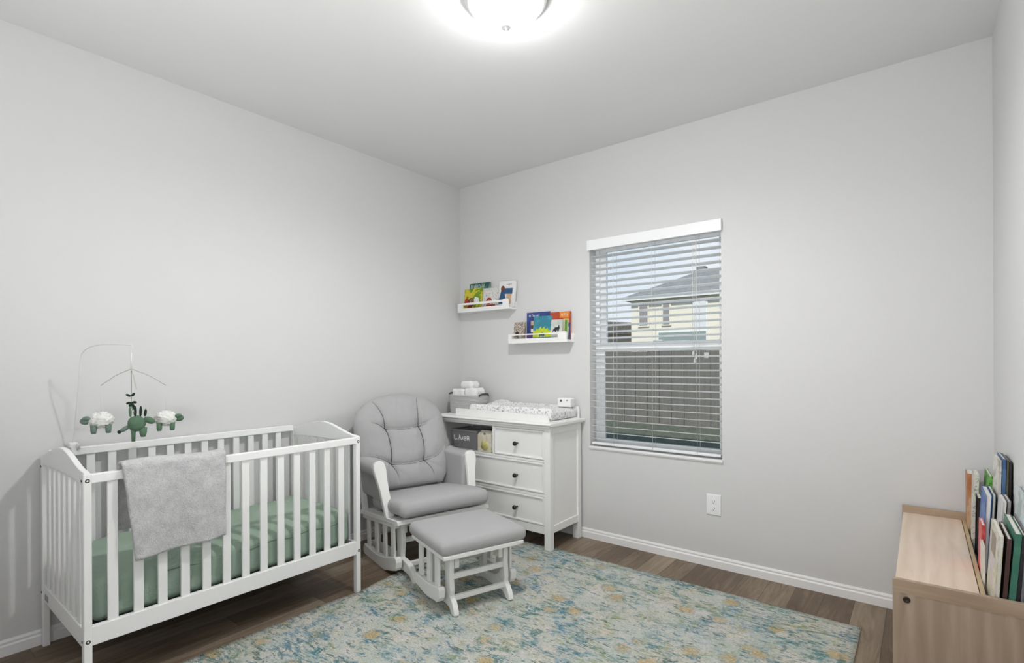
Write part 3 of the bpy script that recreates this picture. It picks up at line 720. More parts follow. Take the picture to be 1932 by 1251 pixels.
# tufted back cushion
NU, NV = 96, 96
Pb, Pt = (-.425, .425), (-.675, 1.022)      # (y, z) bottom and top of the mid surface
hwt = [(0, .235), (.08, .275), (.2, .30), (.4, .323), (.6, .333), (.72, .330), (.82, .305), (.9, .255), (.955, .185), (.985, .11), (1, .02)]
def hw(t):
    for (a, wa), (b, wb_) in zip(hwt, hwt[1:]):
        if t <= b:
            k = (t-a)/(b-a); return wa+(wb_-wa)*k
    return .02
BCX = -.022
tufts = [(-.128, .620), (.118, .620), (-.125, .245), (.112, .245)]
def segd(px, pz, a, b):
    ax2, az = a; bx, bz = b; dx, dz = bx-ax2, bz-az; L = dx*dx+dz*dz
    k = max(0, min(1, ((px-ax2)*dx+(pz-az)*dz)/L)); return math.hypot(px-ax2-k*dx, pz-az-k*dz)
HL = .655
crs = []
def crease(a, b, sag=0, n=6, w0=1, w1=1):
    P = []
    for i in range(n+1):
        t = i/n; P.append((a[0]+(b[0]-a[0])*t+(sag[0] if sag else 0)*math.sin(PI*t), (a[1]+(b[1]-a[1])*t+(sag[1] if sag else 0)*math.sin(PI*t))))
    for i in range(n): crs.append((P[i], P[i+1], w0+(w1-w0)*(i+.5)/n))
tl, tr, bl_, br_ = [(x, t*HL) for x, t in tufts]
crease(tl, tr, (0, -.018)); crease(bl_, br_, (0, -.016)); crease(tl, bl_, (.012, 0)); crease(tr, br_, (.012, 0))
crease(tl, (-.215, HL*.98), (.02, 0), 6, 1, .6); crease(tr, (.13, HL*.99), (-.004, 0), 6, 1, .3)
crease(tl, (-.26, HL*.70), (0, .01), 5, 1, .0); crease(tr, (.25, HL*.70), (0, -.012), 5, 1, .0)
crease(bl_, (-.30, HL*.36), (0, .012), 5, 1, .25); crease(br_, (.31, HL*.40), (0, -.028), 5, .9, .5)
crease(bl_, (-.095, 0), (.01, 0), 5, 1, .35); crease(br_, (.165, .02), (.01, 0), 5, 1, .2); crease(br_, (.25, .08), (0, -.01), 5, .7, .1)
def backpt(u, v, face):
    t = v; h = hw(t); x = (2*u-1)*h; s = t*HL
    e = max(0, 1-abs(2*u-1)**3.2)**.5*(max(0, 1-abs(2*t-1)**5))**.5
    th = .078*e if face > 0 else -.045*e
    if face > 0:
        dd = 0; sf_ = 0
        for a, b, wgt in crs:
            d = segd(x, s, a, b); dd = max(dd, wgt*math.exp(-(d/.0075)**2)); sf_ = max(sf_, wgt*math.exp(-(d/.042)**2))
        tf = 0
        for (tx, tt) in tufts: tf = max(tf, math.exp(-((x-tx)**2+(s-tt*HL)**2)/.035**2))
        th -= e*(.014*dd+.019*sf_+.022*tf)
        th += e*(.0045*noise.noise(Vector((x*14, s*9, 0)))+.0022*noise.noise(Vector((x*46, s*20, 5))))
        if t > .8: th += e*.004*math.sin(x*110)*((t-.8)/.2)
    y = Pb[0]+(Pt[0]-Pb[0])*t; z = Pb[1]+(Pt[1]-Pb[1])*t
    y += .03*math.sin(PI*t)*-.4
    nrm = Vector((0, Pt[1]-Pb[1], -(Pt[0]-Pb[0]))).normalized()   # (x, y-front, z)
    return cp(x+BCX, y+nrm.y*th, z+nrm.z*th)
bc = MB(); bc.grid(lambda u, v: backpt(1-u, v, 1), NU, NV); bc.grid(lambda u, v: backpt(u, v, -1), 40, 40)
bco = bld(bc, 'back_cushion', gf, ch)
for a, b, wgt in []: pass
sm_ = MB()
def onback(x, s):
    t = s/HL; h = hw(t); return backpt((x/h+1)/2, t, 1)
for grp in ((0, 6), (6, 12), (12, 18), (18, 24), (24, 30), (30, 36), (36, 40), (41, 43), (46, 51), (51, 55), (56, 59), (61, 65)):
    seg_ = crs[grp[0]:grp[1]]; pts = [seg_[0][0]]+[q[1] for q in seg_]
    off = Vector((0, -.009, -.003)) if grp[0] in (0, 6, 36, 41, 46, 51) else Vector((0, -.0045, .001))
    n_ = len(pts); main = grp[0] < 24
    sm_.tube([onback(x, min(s, HL*.93))+off for x, s in pts], [.0023 if main else .0021*(1-.8*i/(n_-1)) for i in range(n_)], 6)
bld(sm_, 'crease_shade', M['thread'], bco)  # dark lines laid along the creases to paint in their shade

# ------------------------------------------------------------------ ottoman
ot = frame_thing('glider_ottoman', 'white wooden ottoman with flat grey cushion in front of the glider', 'ottoman', (1.192, -1.206), (.33, .944))
def op(x, y, z): return Vector((x, -y, z+.009))
for sx in (-1, 1):
    x = sx*.210; a, b = x-.017, x+.017
    sp = bld(MB().box(op(a-.004, -.205, .288), op(b+.004, .205, .308)), 'side_panel', cw, ot, bevel=.004)
    pts = [(-.168+.28*i/10, .112+.020*i/10-.010*math.sin(PI*i/10)) for i in range(11)]+[(.128, .135), (.140, .122), (.136, .085), (.118, .062), (.10, .054)]+[(.08-.22*i/10, .056-.012*math.sin(PI*i/10)) for i in range(11)]+[(-.168, .056), (-.178, .08)]
    bld(MB().prism([op(a, y, z) for y, z in pts], (b-a, 0, 0)), 'lower_rail', cw, sp, bevel=.004)
    for y in (-.12, -.015, .085):
        bld(MB().box(op(x-.007, y-.022, .115), op(x+.007, y+.022, .29)), 'slat', cw, sp, bevel=.002)
    x = sx*.158
    arc = bez2((-.195, .003), (-.195, .04), (-.17, .060), (-.12, .064))+bez2((-.11, .064), (0, .066), (.04, .085), (.075, .108))+bez2((.08, .110), (.14, .105), (.185, .065), (.195, .012))+bez2((.195, .006), (.193, .0), (.165, -.001), (.158, .006))+bez2((.155, .009), (.135, .036), (.10, .034), (.06, .030))+bez2((.05, .030), (-.08, .030), (-.12, .032), (-.155, .003))
    bld(MB().prism([op(x-.014, y, z) for y, z in arc], (.028, 0, 0)), 'floor_runner', cw, ot, bevel=.005)
    bld(MB().prism([op(x-.013, y, z) for y, z in ((.085, .285), (.145, .285), (.142, .18), (.150, .11), (.140, .06), (.10, .045), (.09, .11))], (.026, 0, 0)), 'base_post', cw, ot, bevel=.004)
    bld(MB().box(op(x-.013, -.13, .04), op(x+.013, -.08, .285)), 'base_post', cw, ot, bevel=.004)
    xi = sx*.128
    bld(MB().box(op(xi-.012, .085, .215), op(xi+.012, .14, .288)).box(op(xi-.009, .02, .235), op(xi+.009, .09, .288)), 'hanger_bracket', cw, ot, bevel=.003)
for xx in (-.045, .01, .065):
    bld(MB().bar(op(xx, .06, .285), op(xx+.02, -.02, .205), .016, .004), 'link_arm', M['steel'], ot)
bld(MB().box(op(-.15, .118, .160), op(.15, .135, .188)), 'cross_bar', cw, ot, bevel=.003)
bld(MB().box(op(-.15, .130, .060), op(.15, .152, .084)), 'cross_bar', cw, ot, bevel=.003)
bld(MB().box(op(-.15, -.115, .150), op(.15, -.095, .180)), 'cross_bar', cw, ot, bevel=.003)
bld(MB().box(op(-.19, .185, .288), op(.19, .205, .308)).box(op(-.19, -.205, .288), op(.19, -.185, .308)).box(op(-.19, -.19, .300), op(.19, .19, .308)), 'top_frame', cw, ot, bevel=.002)
def otf(q): return (q[0], q[1], q[2]+(.008*math.cos(q[0]/.25*PI/2)*math.cos(q[1]/.22*PI/2) if q[2] > 0 else 0))
bld(MB().rbox(op(.008, -.015, .338), (.250, .222, .037), .033, 12, otf), 'cushion', gf, ot)

# ------------------------------------------------------------------ dresser
dm = M['dresser_white']
ZT = .848
dr = thing('dresser', 'white dresser with open cubby and black knobs under the shelves', 'dresser', (.677, -.22, 0))
DX0, DX1, DY0, DY1 = .155, 1.200, -.420, -.020
tp = MB().prism([(.130, y, z) for y, z in ((-.455, ZT-.008), (-.449, ZT), (-.004, ZT), (-.004, ZT-.020), (-.435, ZT-.020), (-.448, ZT-.016))], (1.094, 0, 0)).build('top', dm, dr, bevel=.002)
MB().box((.145, -.440, ZT-.030), (1.212, -.006, ZT-.020)).build('moulding', dm, tp, bevel=.004)
for xa in (DX0, DX1-.048):
    for ya in (DY0, DY1-.045):
        MB().box((xa, ya, 0.0095 if ya == DY0 and xa > .5 else 0), (xa+.048, ya+.045, ZT-.03)).build('leg', dm, dr, bevel=.003)
for x in (DX0+.012, DX1-.026):
    sp = MB().box((x, DY0+.04, .12), (x+.014, DY1-.04, ZT-.03)).build('side_panel', dm, dr)
    MB().box((x-.008 if x < .5 else x, DY0+.04, .118), (x+.022, DY1-.04, .168)).box((x-.008 if x < .5 else x, DY0+.04, .775), (x+.022, DY1-.04, ZT-.03)).build('side_rail', dm, sp, bevel=.003)
MB().box((DX0+.03, DY1-.012, .12), (DX1-.03, DY1-.004, ZT-.03)).build('back_panel', dm, dr)
def rail(z0, z1, x0=DX0+.046, x1=DX1-.046): MB().box((x0, DY0+.006, z0), (x1, DY0+.03, z1)).build('front_rail', dm, dr, bevel=.002)
rail(.797, ZT-.03); rail(.583, .600); rail(.357, .377); rail(.112, .166)
MB().box((.705, DY0+.002, .600), (.723, DY1-.02, .797)).build('divider', dm, dr, bevel=.002)
MB().box((.200, DY0+.012, .590), (.707, DY1-.02, .600)).build('cubby_floor', dm, dr)
def drawer(x0, x1, z0, z1, knobs):
    d = MB().box((x0+.002, DY0+.012, z0+.002), (x1-.002, DY0+.03, z1-.002)).build('drawer', dm, dr)
    fr = MB(); b = .016
    fr.box((x0+.002, DY0+.002, z0+.002), (x0+b, DY0+.013, z1-.002)).box((x1-b, DY0+.002, z0+.002), (x1-.002, DY0+.013, z1-.002)).box((x0+b, DY0+.002, z0+.002), (x1-b, DY0+.013, z0+b)).box((x0+b, DY0+.002, z1-b), (x1-b, DY0+.013, z1-.002))
    fr.build('drawer_frame', dm, d, bevel=.004)
    MB().box((x0+.01, DY0+.03, z0+.01), (x1-.01, DY1-.04, z1-.03)).build('drawer_box', dm, d)
    for kx in knobs:
        zc = (z0+z1)/2-.004
        k = MB().lathe([(.006, .012), (.006, .0), (.007, -.008), (.0135, -.014), (.0165, -.021), (.014, -.028), (.006, -.031), (.001, -.032)], (kx, DY0, zc), 20, 'y'); k.build('knob', M['black'], d)
drawer(.724, DX1-.048, .600, .797, (.925,)); drawer(DX0+.048, DX1-.048, .377, .583, (.432, .922)); drawer(DX0+.048, DX1-.048, .166, .357, (.432, .919))

# things in the cubby
bn = thing('storage_bin', 'dark grey fabric bin with white lettering in the dresser cubby', 'storage bin', (.40, -.33, .6))
def taper(x0, x1, y0, y1, z0, z1, d):
    return [(x0+d, y0+d, z0), (x1-d, y0+d, z0), (x1-d, y1-d, z0), (x0+d, y1-d, z0), (x0, y0, z1), (x1, y0, z1), (x1, y1, z1), (x0, y1, z1)]
binf = fabric('charcoal_felt', (.19, .19, .195), 300, .5, .25)
x0, x1, y0, y1 = .275, .535, -.392, -.20
o = MB(); o.hexa(taper(x0, x1, y0, y1, .601, .735, .012)); o.build('bin_body', binf, bn, bevel=.006)
MB().box((x0-.003, y0-.003, .728), (x1+.003, y0+.004, .745)).box((x0-.003, y1-.004, .728), (x1+.003, y1+.003, .745)).box((x0-.003, y0, .728), (x0+.004, y1, .745)).box((x1-.004, y0, .728), (x1+.003, y1, .745)).build('rim', binf, bn, bevel=.003)
lt = MB(); wm = plain('white_print', (.85, .85, .85), .6)
lx = x0+.035
def yl(z): return y0+.012*(1-(z-.601)/.134)-.0012
def stroke(xa, za, xb, zb, wd=.006): lt.bar((xa, yl(za), za), (xb, yl(zb), zb), wd, .001, (0, 0, 1) if abs(xb-xa) > abs(zb-za) else (1, 0, 0))
for s_ in ((.30, .665, .30, .70), (.30, .665, .316, .665), (.322, .668, .33, .668), (.345, .665, .358, .705), (.358, .705, .372, .665), (.350, .68, .368, .68), (.38, .67, .392, .69), (.392, .67, .384, .684), (.402, .665, .402, .692), (.402, .692, .42, .692), (.402, .678, .42, .678), (.402, .665, .42, .665), (.42, .665, .42, .692), (.432, .665, .432, .697), (.432, .697, .45, .697), (.45, .665, .45, .697), (.432, .68, .45, .68)): stroke(*s_)
lt.build('lettering', wm, bn)
cm = cover('cream_carton', [(.62, .58, .42), (.72, .69, .58)], 9, .1, 2)
ct = thing('paper_carton', 'cream gable-top bag with yellow circle beside the grey bin', 'carton', (.618, -.38, .6))
MB().box((.552, -.405, .600), (.683, -.31, .725)).prism([(.552, -.405, .725), (.552, -.31, .725), (.552, -.357, .752)], (.131, 0, 0)).build('carton_body', cm, ct, bevel=.003)
MB().lathe([(.038, 0), (.038, -.0012), (.002, -.0012)], (.622, -.405, .648), 28, 'y').build('round_label', cover('yellow_print', [(.55, .50, .16), (.62, .58, .30)], 30, .1, 4), ct)
MB().lathe([(.011, 0), (.011, -.002), (.002, -.002)], (.618, -.401, .731), 16, 'y').build('grey_seal', plain('grey_ink', (.2, .19, .19)), ct)

# things on top
tr_ = thing('changing_tray', 'white wooden changing tray on top of the dresser', 'changing tray', (.76, -.21, ZT))
MB().prism([(.330, -.405, z+ZT) if False else (x, -.405, z) for x, z in ((.330, ZT), (.330, ZT+.05), (.335, ZT+.056), (.80, ZT+.052), (1.165, ZT+.046), (1.178, ZT+.04), (1.182, ZT))], (0, .014, 0)).build('front_board', dm, tr_, bevel=.003)
MB().prism([(x, -.03, z) for x, z in ((.445, ZT), (.445, ZT+.06), (1.14, ZT+.06), (1.165, ZT+.085), (1.182, ZT+.085), (1.187, ZT+.06), (1.187, ZT))], (0, .014, 0)).build('back_board', dm, tr_, bevel=.003)
MB().box((.445, -.391, ZT), (1.182, -.03, ZT+.008)).build('base', dm, tr_)
def padf2(q):
    x, y, z = q
    t = max(0, z/.034)
    z += t*(.026*(abs(y)/.17)**2.2+.010*(abs(x)/.37)**3*0-.004)+t*.004*noise.noise(Vector((x*14, y*14, 0)))
    if x < -.25 and y > .02: z += t*.02*max(0, 1-abs(x+.30)/.12)
    return (x, y, z)
pd = MB().rbox((.813, -.212, ZT+.043), (.372, .172, .034), .026, 22, padf2).build('changing_pad', M['pad'], loc=(.813, -.212, ZT+.008))
tag(pd, 'white contoured changing pad with grey leaf print on the tray', 'changing pad')
wp = thing('wipes_pack', 'small white pack with two grey marks on the changing pad', 'wipes pack', (1.128, -.105, ZT+.084))
def wpf(q): return (q[0], q[1], q[2]+.004*math.sin(q[0]*60))
MB().rbox((1.128, -.105, ZT+.116), (.056, .030, .032), .010, 6).build('pack', M['white_cloth'], wp)
MB().lathe([(.010, .0), (.010, -.001), (.0055, -.001), (.0055, 0)], (1.104, -.1352, ZT+.128), 16, 'y').box((1.150, -.136, ZT+.126), (1.158, -.1345, ZT+.138)).box((1.146, -.136, ZT+.130), (1.162, -.1345, ZT+.133)).build('grey_print', plain('grey_spot', (.42, .43, .46)), wp)
# basket
bs = thing('rope_basket', 'pale grey rope basket at the left end of the dresser top', 'basket', (.265, -.185, ZT))
bcx, bcy, bw, bd = .262, -.185, .160, .098
bk = MB()
prof = []
nring = 13
def oval(k, n, w_, d_, z): 
    a = 2*PI*k/n; ca, sa = math.cos(a), math.sin(a); e = .55
    return Vector((bcx+w_*math.copysign(abs(ca)**e, ca), bcy+d_*math.copysign(abs(sa)**e, sa), z))
for i in range(nring):
    t = i/(nring-1); z = ZT+.006+.011*i
    bk.tube([oval(k, 48, bw*(.90+.10*t), bd*(.92+.08*t), z) for k in range(49)], .0068, 8, caps=False)
bk.build('rope_wall', M['rope'], bs)
MB().prism([oval(k, 48, bw*.9, bd*.92, ZT+.001) for k in range(48)], (0, 0, .008)).build('basket_floor', M['rope'], bs)
for sx in (-1, 1):
    x = bcx+sx*(bw-.004)
    MB().tube(smoothpath([(x, bcy-.055, ZT+.136), (x+sx*.012, bcy-.04, ZT+.152), (x+sx*.016, bcy, ZT+.155), (x+sx*.012, bcy+.04, ZT+.152), (x, bcy+.055, ZT+.136)], 6), .007, 8).build('handle', M['leather'], bs)
for nm, (x, y, z, hx, hy_, hz, rot), lab in (('a', (.197, -.187, ZT+.115, .064, .057, .078, .05), 'white folded cloth diaper at the left of the basket'), ('b', (.330, -.185, ZT+.118, .064, .060, .082, -.05), 'white folded cloth diaper at the right of the basket'), ('c', (.275, -.185, ZT+.226, .062, .052, .026, .05), 'rolled white cloth diaper topmost in the basket')):
    rnd = random.Random(nm)
    def df(q, s=ord(nm)): return Vector(q)+Vector((1, 1, 1))*0+Vector((.008*noise.noise(Vector(q)*22+Vector((s, 0, 0))), .006*noise.noise(Vector(q)*25+Vector((0, s, 0))), .010*noise.noise(Vector(q)*20+Vector((0, 0, s)))))
    o = MB().rbox((0, 0, 0), (hx, hy_, hz), .022, 8, df)
    Rz = Matrix.Rotation(rot, 4, 'Z'); o.v = [Rz@v+Vector((x, y, z)) for v in o.v]
    tag(o.build('cloth_diaper', M['white_cloth'], loc=(x, y, z-hz)), lab, 'diaper', 'cloth diapers in the rope basket')

# ------------------------------------------------------------------ ledges with picture books
def ledge(x0, x1, zb, zt, zl, label, sx0, sx1):
    t = thing('picture_ledge', label, 'wall shelf', ((x0+x1)/2, -.05, zb), 0, 'white picture ledges')
    MB().box((x0, -.100, zb), (x1, 0, zt)).build('shelf_board', M['dresser_white'], t, bevel=.002)
    fr = MB(); y = -.100
    a, b = sx0, sx1; h0, h1 = zt+.016, zt+.042
    fr.box((x0, y, zt), (x1-.006, y+.012, h0))
    fr.box((x0, y, h1), (b, y+.012, zl-.004)); fr.box((x0, y, h0), (a, y+.012, h1))
    n = 8
    fr.prism([(b, y, h0), (x1-.006, y, h0), (x1-.006, y, zl-.012)]+[(x1-.006-.014*(1-math.cos(i*PI/2/n)), y, zl-.012+.014*math.sin(i*PI/2/n)) for i in range(1, n+1)]+[(b+.012, y, zl+.002), (b, y, zl-.004)], (0, .012, 0))
    fr.build('front_lip', M['dresser_white'], t, weld=True)
    MB().box((x0, -.012, zt), (x1, 0, zt+.045)).build('back_lip', M['dresser_white'], t, bevel=.002)
ledge(.063, .607, 1.664, 1.680, 1.743, 'white picture ledge of books nearest the room corner', .120, .545)
ledge(.602, 1.135, 1.393, 1.412, 1.467, 'white picture ledge of books, lower one nearer the window', .630, 1.056)
def shelf_book(x0, x1, zb, zt, yb, th, cm, label, lean=.025, art=(), group='books', rot=0, back=None):
    """a book standing on a ledge, cover to the room, leaning to the wall"""
    h = zt-zb; c = Vector(((x0+x1)/2, yb, zb)); wv = x1-x0
    t = thing('picture_book', label, 'book', tuple(c), 0, group)
    Rm = Matrix.Translation(c) @ Matrix.Rotation(rot, 4, 'Y') @ Matrix.Rotation(-lean/h, 4, 'X')
    def put(mb, nm, mat, par=t, **kw):
        mb.v = [Rm@v for v in mb.v]; return mb.build(nm, mat, par, **kw)
    cv = MB().box((-wv/2, -th, 0), (wv/2, -th+.0025, h)).box((-wv/2, -.0025, 0), (wv/2, 0, h)).box((-wv/2, -th+.0025, 0), (-wv/2+.0025, -.0025, h))
    cvo = put(cv, 'cover', cm, bevel=.0006)
    put(MB().box((-wv/2+.0025, -th+.0025, .003), (wv/2-.004, -.0025, h-.003)), 'pages', M['paper'])
    for kind, mat, *a in art:
        m_ = MB()
        if kind == 'rect':
            ax0, ax1, az0, az1 = a; m_.box((-wv/2+ax0*wv, -th-.0006, az0*h), (-wv/2+ax1*wv, -th+.0002, az1*h))
        elif kind == 'disc':
            ax0, az0, rr, sq = a; m_.prism([(-wv/2+ax0*wv+rr*math.cos(q*PI/10), -th-.0007, az0*h+rr*sq*math.sin(q*PI/10)) for q in range(20)], (0, .0007, 0))
        elif kind == 'marks':
            ax0, ax1, az0, az1, n, sd = a; rr = random.Random(sd)
            for i in range(n):
                u = ax0+(ax1-ax0)*i/n; du = (ax1-ax0)/n*.62
                za = az0; zb_ = az1-(az1-az0)*rr.uniform(0, .25)
                m_.box((-wv/2+u*wv, -th-.0008, za*h), (-wv/2+(u+du*.35)*wv, -th+.0002, zb_*h))
                if i % 3 != 1:
                    zc = rr.choice((za+(zb_-za)*.8, za+(zb_-za)*.4)); m_.box((-wv/2+u*wv, -th-.0008, zc*h), (-wv/2+(u+du)*wv, -th+.0002, (zc+(az1-az0)*.2)*h))
        elif kind == 'poly':
            m_.prism([(-wv/2+px*wv, -th-.0007, pz*h) for px, pz in a[0]], (0, .0007, 0))
        put(m_, 'cover_art', mat, cvo)
    return t
ink = lambda n, c: plain('ink_'+n, c, .45, .3, var=.08, vscale=60)
iW, iK, iR, iB, iO, iY, iG, iN, iS = ink('white', (.8, .8, .78)), ink('black', (.03, .03, .035)), ink('red', (.42, .05, .035)), ink('blue', (.035, .10, .22)), ink('orange', (.75, .25, .03)), ink('yellow', (.75, .60, .06)), ink('green', (.12, .30, .05)), ink('brown', (.16, .06, .04)), ink('skin', (.62, .42, .28))
G1 = 'picture books on the ledge by the corner'; G2 = 'picture books on the ledge by the window'
Z1, Z2 = 1.680, 1.412
shelf_book(.133, .352, Z1, 1.905, -.016, .012, cover('cover_dark_green', [(.03, .10, .09), (.07, .20, .15), (.10, .26, .30)], 18, .02, 1), 'dark green picture book with white title behind the yellow one', .004, [('marks', iW, .06, .78, .80, .95, 9, 1)], G1)
shelf_book(.088, .292, Z1, 1.862, -.046, .014, cover('cover_yellow_green', [(.16, .30, .02), (.62, .56, .04), (.70, .55, .05), (.35, .42, .04)], 13, .02, 2), 'yellow-green picture book with red figures on the upper ledge', .022, [('disc', iN, .40, .36, .034, 1.2), ('disc', iS, .42, .40, .018, 1.2), ('disc', iR, .16, .40, .024, 1.5), ('poly', iW, [(.5, .3), (.86, .3), (.80, .55), (.6, .62)]), ('disc', iR, .35, .12, .03, .8)], G1)
shelf_book(.300, .460, Z1, 1.852, -.050, .012, cover('cover_patterned', [(.74, .73, .70), (.60, .59, .55), (.78, .77, .75), (.40, .40, .40)], 70, .03, 3), 'white speckled picture book beside the yellow one, upper ledge', .022, [('disc', iR, .42, .38, .030, .9), ('disc', iW, .42, .36, .019, .8), ('rect', iR, .25, .85, .05, .2)], G1)
shelf_book(.448, .612, Z1+.0065, 1.893, -.026, .014, cover('cover_white', [(.80, .80, .80), (.84, .84, .84)], 10, .2, 4), 'large white picture book with dark-dressed figure, upper ledge', .012, [('rect', iB, .28, .84, .50, .72), ('poly', iB, [(.0, .12), (.48, .12), (.44, .34), (.34, .62), (.14, .62), (.06, .36)]), ('disc', iN, .24, .70, .020, 1.2), ('poly', iS, [(.46, .12), (.80, .12), (.80, .50), (.5, .50)]), ('marks', iK, .46, .80, .84, .89, 4, 5)], G1, .06)
shelf_book(.626, .727, Z2, 1.557, -.058, .012, cover('cover_brown_speckle', [(.20, .13, .09), (.62, .55, .46), (.10, .07, .06), (.70, .65, .58)], 45, .03, 5), 'small brown and cream picture book at left of the lower ledge', .018, [('disc', iK, .34, .36, .018, 1.1)], G2)
shelf_book(.727, .938, Z2, 1.628, -.018, .012, cover('cover_navy', [(.035, .055, .20), (.05, .08, .28)], 9, .2, 6), 'navy picture book with photo strip behind the teal one', .004, [('rect', iS, .19, .34, .55, .70), ('rect', iN, .19, .34, .42, .54), ('rect', iW, .19, .36, .30, .42), ('marks', iW, .1, .6, .84, .93, 8, 6), ('rect', ink('violet', (.12, .06, .20)), .02, .40, .06, .26)], G2)
shelf_book(.803, .966, Z2, 1.594, -.046, .013, cover('cover_teal', [(.04, .22, .30), (.08, .32, .40)], 8, .2, 7), 'teal picture book with bright yellow-green grass, lower ledge', .020, [('poly', ink('lime', (.52, .62, .03)), [(.0, .12), (.0, .38), (.08, .44), (.1, .36), (.22, .50), (.28, .42), (.42, .58), (.5, .46), (.62, .56), (.66, .44), (.82, .5), (.86, .38), (1, .4), (1, .12)]), ('poly', iB, [(.36, .2), (.52, .34), (.66, .24), (.72, .16), (.4, .14)]), ('marks', iW, .3, .7, .13, .2, 6, 7)], G2)
shelf_book(.944, 1.118, Z2, 1.617, -.018, .014, cover('cover_red', [(.42, .06, .03), (.50, .09, .03)], 7, .2, 8), 'red picture book with orange title panel on the lower ledge', .004, [('rect', iO, .48, .96, .78, .99), ('rect', iR, .22, .66, .62, .78), ('rect', iO, .66, .96, .60, .77), ('marks', iW, .56, .90, .84, .95, 6, 8), ('rect', ink('navy', (.02, .06, .20)), .90, 1.0, .0, .60)], G2)
shelf_book(.995, 1.106, Z2, 1.560, -.036, .010, cover('cover_cream', [(.62, .58, .40), (.70, .66, .48)], 20, .1, 9), 'cream picture book with dark green band on the lower ledge', .012, [('rect', iG, .74, .94, .1, .97)], G2)
shelf_book(.972, 1.069, Z2, 1.560, -.060, .010, cover('cover_pale_grey', [(.50, .55, .52), (.60, .62, .58)], 15, .1, 10), 'pale grey picture book with black figure on the lower ledge', .016, [('poly', iK, [(.14, .34), (.2, .5), (.4, .62), (.62, .62), (.72, .74), (.78, .56), (.66, .36), (.56, .5), (.46, .36), (.3, .46)])], G2)

# ------------------------------------------------------------------ pine book bench
BX0, BX1, BY0, BY1, BZ = 3.034, 3.366, -1.128, -.018, .537
be = thing('book_bench', 'pale pine box bench with a book trough along the right wall', 'bench', ((BX0+BX1)/2, (BY0+BY1)/2, 0))
np_ = MB().box((BX0, BY0, 0), (BX1, BY0+.018, BZ)).build('end_panel', M['pine_side_shaded'], be, bevel=.002)
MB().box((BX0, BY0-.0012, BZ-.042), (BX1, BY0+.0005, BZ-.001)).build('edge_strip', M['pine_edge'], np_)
MB().lathe([(.010, 0), (.010, -.0025), (.006, -.003), (.005, -.001), (.002, -.001)], (BX0+.037, BY0-.0005, BZ-.062), 20, 'y').build('screw_cap', plain('brown_screw', (.035, .025, .02), .4), np_)
MB().box((BX0, BY1-.018, 0), (BX1, BY1, BZ)).build('end_panel', M['pine_edge'], be, bevel=.002)
MB().box((BX0+.005, BY0+.018, .03), (BX0+.02, BY1-.018, .486)).build('front_panel', M['pine_top_lit'], be)
MB().box((BX0+.004, BY0+.019, .488), (3.256, BY1-.019, .504)).build('lid', M['pine_top_lit'], be, bevel=.002)
MB().box((3.258, BY0+.019, .44), (3.270, BY1-.019, .505)).build('trough_board', plain('pine_trough', (.52, .40, .24), .5, var=.1), be)
MB().box((3.255, BY0+.0185, .505), (3.276, BY0+.10, .509)).build('stop_block', M['pine_edge'], be)
MB().box((3.270, BY0+.019, .44), (BX1, BY1-.019, .455)).build('trough_floor', M['pine_side_shaded'], be)
MB().box((BX0+.02, BY0+.019, .03), (BX1-.01, BY1-.019, .046)).build('bottom_board', M['pine_side_shaded'], be)
MB().box((BX1-.01, BY0+.019, .03), (BX1, BY1-.019, .50)).build('back_panel', M['pine_side_shaded'], be)
GB = 'books standing in the bench trough'
def trough_book(yn, yf, xb, xt, th, zt, cm, label, zb=.456, pages=True, spine='near', art=()):
    """a book standing in the trough, cover to the room (-x), leaning to the wall; spine or fore-edge to the near end"""
    t = thing('picture_book', label, 'book', (xb+th/2, (yn+yf)/2, zb), 0, GB)
    k = (xt-xb)/(zt-zb)
    def q(x, y, z): return Vector((x+k*(z-zb), y, z))
    def bx(a, b):
        (x0, y0, z0), (x1, y1, z1) = a, b
        return [q(x0, y0, z0), q(x1, y0, z0), q(x1, y1, z0), q(x0, y1, z0), q(x0, y0, z1), q(x1, y0, z1), q(x1, y1, z1), q(x0, y1, z1)]
    cv = MB(); b_ = .0018
    cv.hexa(bx((xb, yn, zb), (xb+b_, yf, zt))).hexa(bx((xb+th-b_, yn, zb), (xb+th, yf, zt)))
    ys = yn if spine == 'near' else yf-b_
    cv.hexa(bx((xb+b_, ys, zb), (xb+th-b_, ys+b_, zt)))
    cvo = cv.build('cover', cm, t)
    MB().hexa(bx((xb+b_, yn+.003 if spine != 'near' else yn+b_, zb+.003), (xb+th-b_, yf-.003, zt-.002))).build('pages', M['paper'], t)
    for (mat, y0, y1, z0, z1) in art:
        MB().hexa(bx((xb-.0006, y0, z0), (xb+.0002, y1, z1))).build('cover_art', mat, cvo)
cv = cover
trough_book(-.165, -.042, 3.2715, 3.270, .034, .745, cv('tb_orange', [(.42, .17, .07), (.50, .22, .09), (.58, .40, .26)], 20, .05, 11, (1, 1, .25)), 'thick orange-brown book at the far end of the bench trough')
trough_book(-.30, -.175, 3.280, 3.286, .016, .768, cv('tb_text', [(.66, .63, .57), (.74, .72, .68), (.42, .40, .36)], 60, .04, 12), 'off-white printed book next to the orange-brown one')
trough_book(-.40, -.315, 3.273, 3.276, .008, .690, cv('tb_cream', [(.64, .60, .52), (.70, .67, .60), (.35, .33, .30)], 40, .04, 13), 'small cream book leaning in front of the dark one')
trough_book(-.41, -.305, 3.284, 3.290, .014, .690, cv('tb_black', [(.028, .02, .02), (.045, .035, .03)], 10, .1, 14), 'thin black-brown book behind the small cream one')
trough_book(-.43, -.23, 3.312, 3.324, .010, .786, cv('tb_leaf', [(.05, .20, .03), (.11, .38, .05), (.16, .46, .10), (.03, .10, .02)], 30, .03, 15), 'book with bright green leafy cover rising behind the blue one')
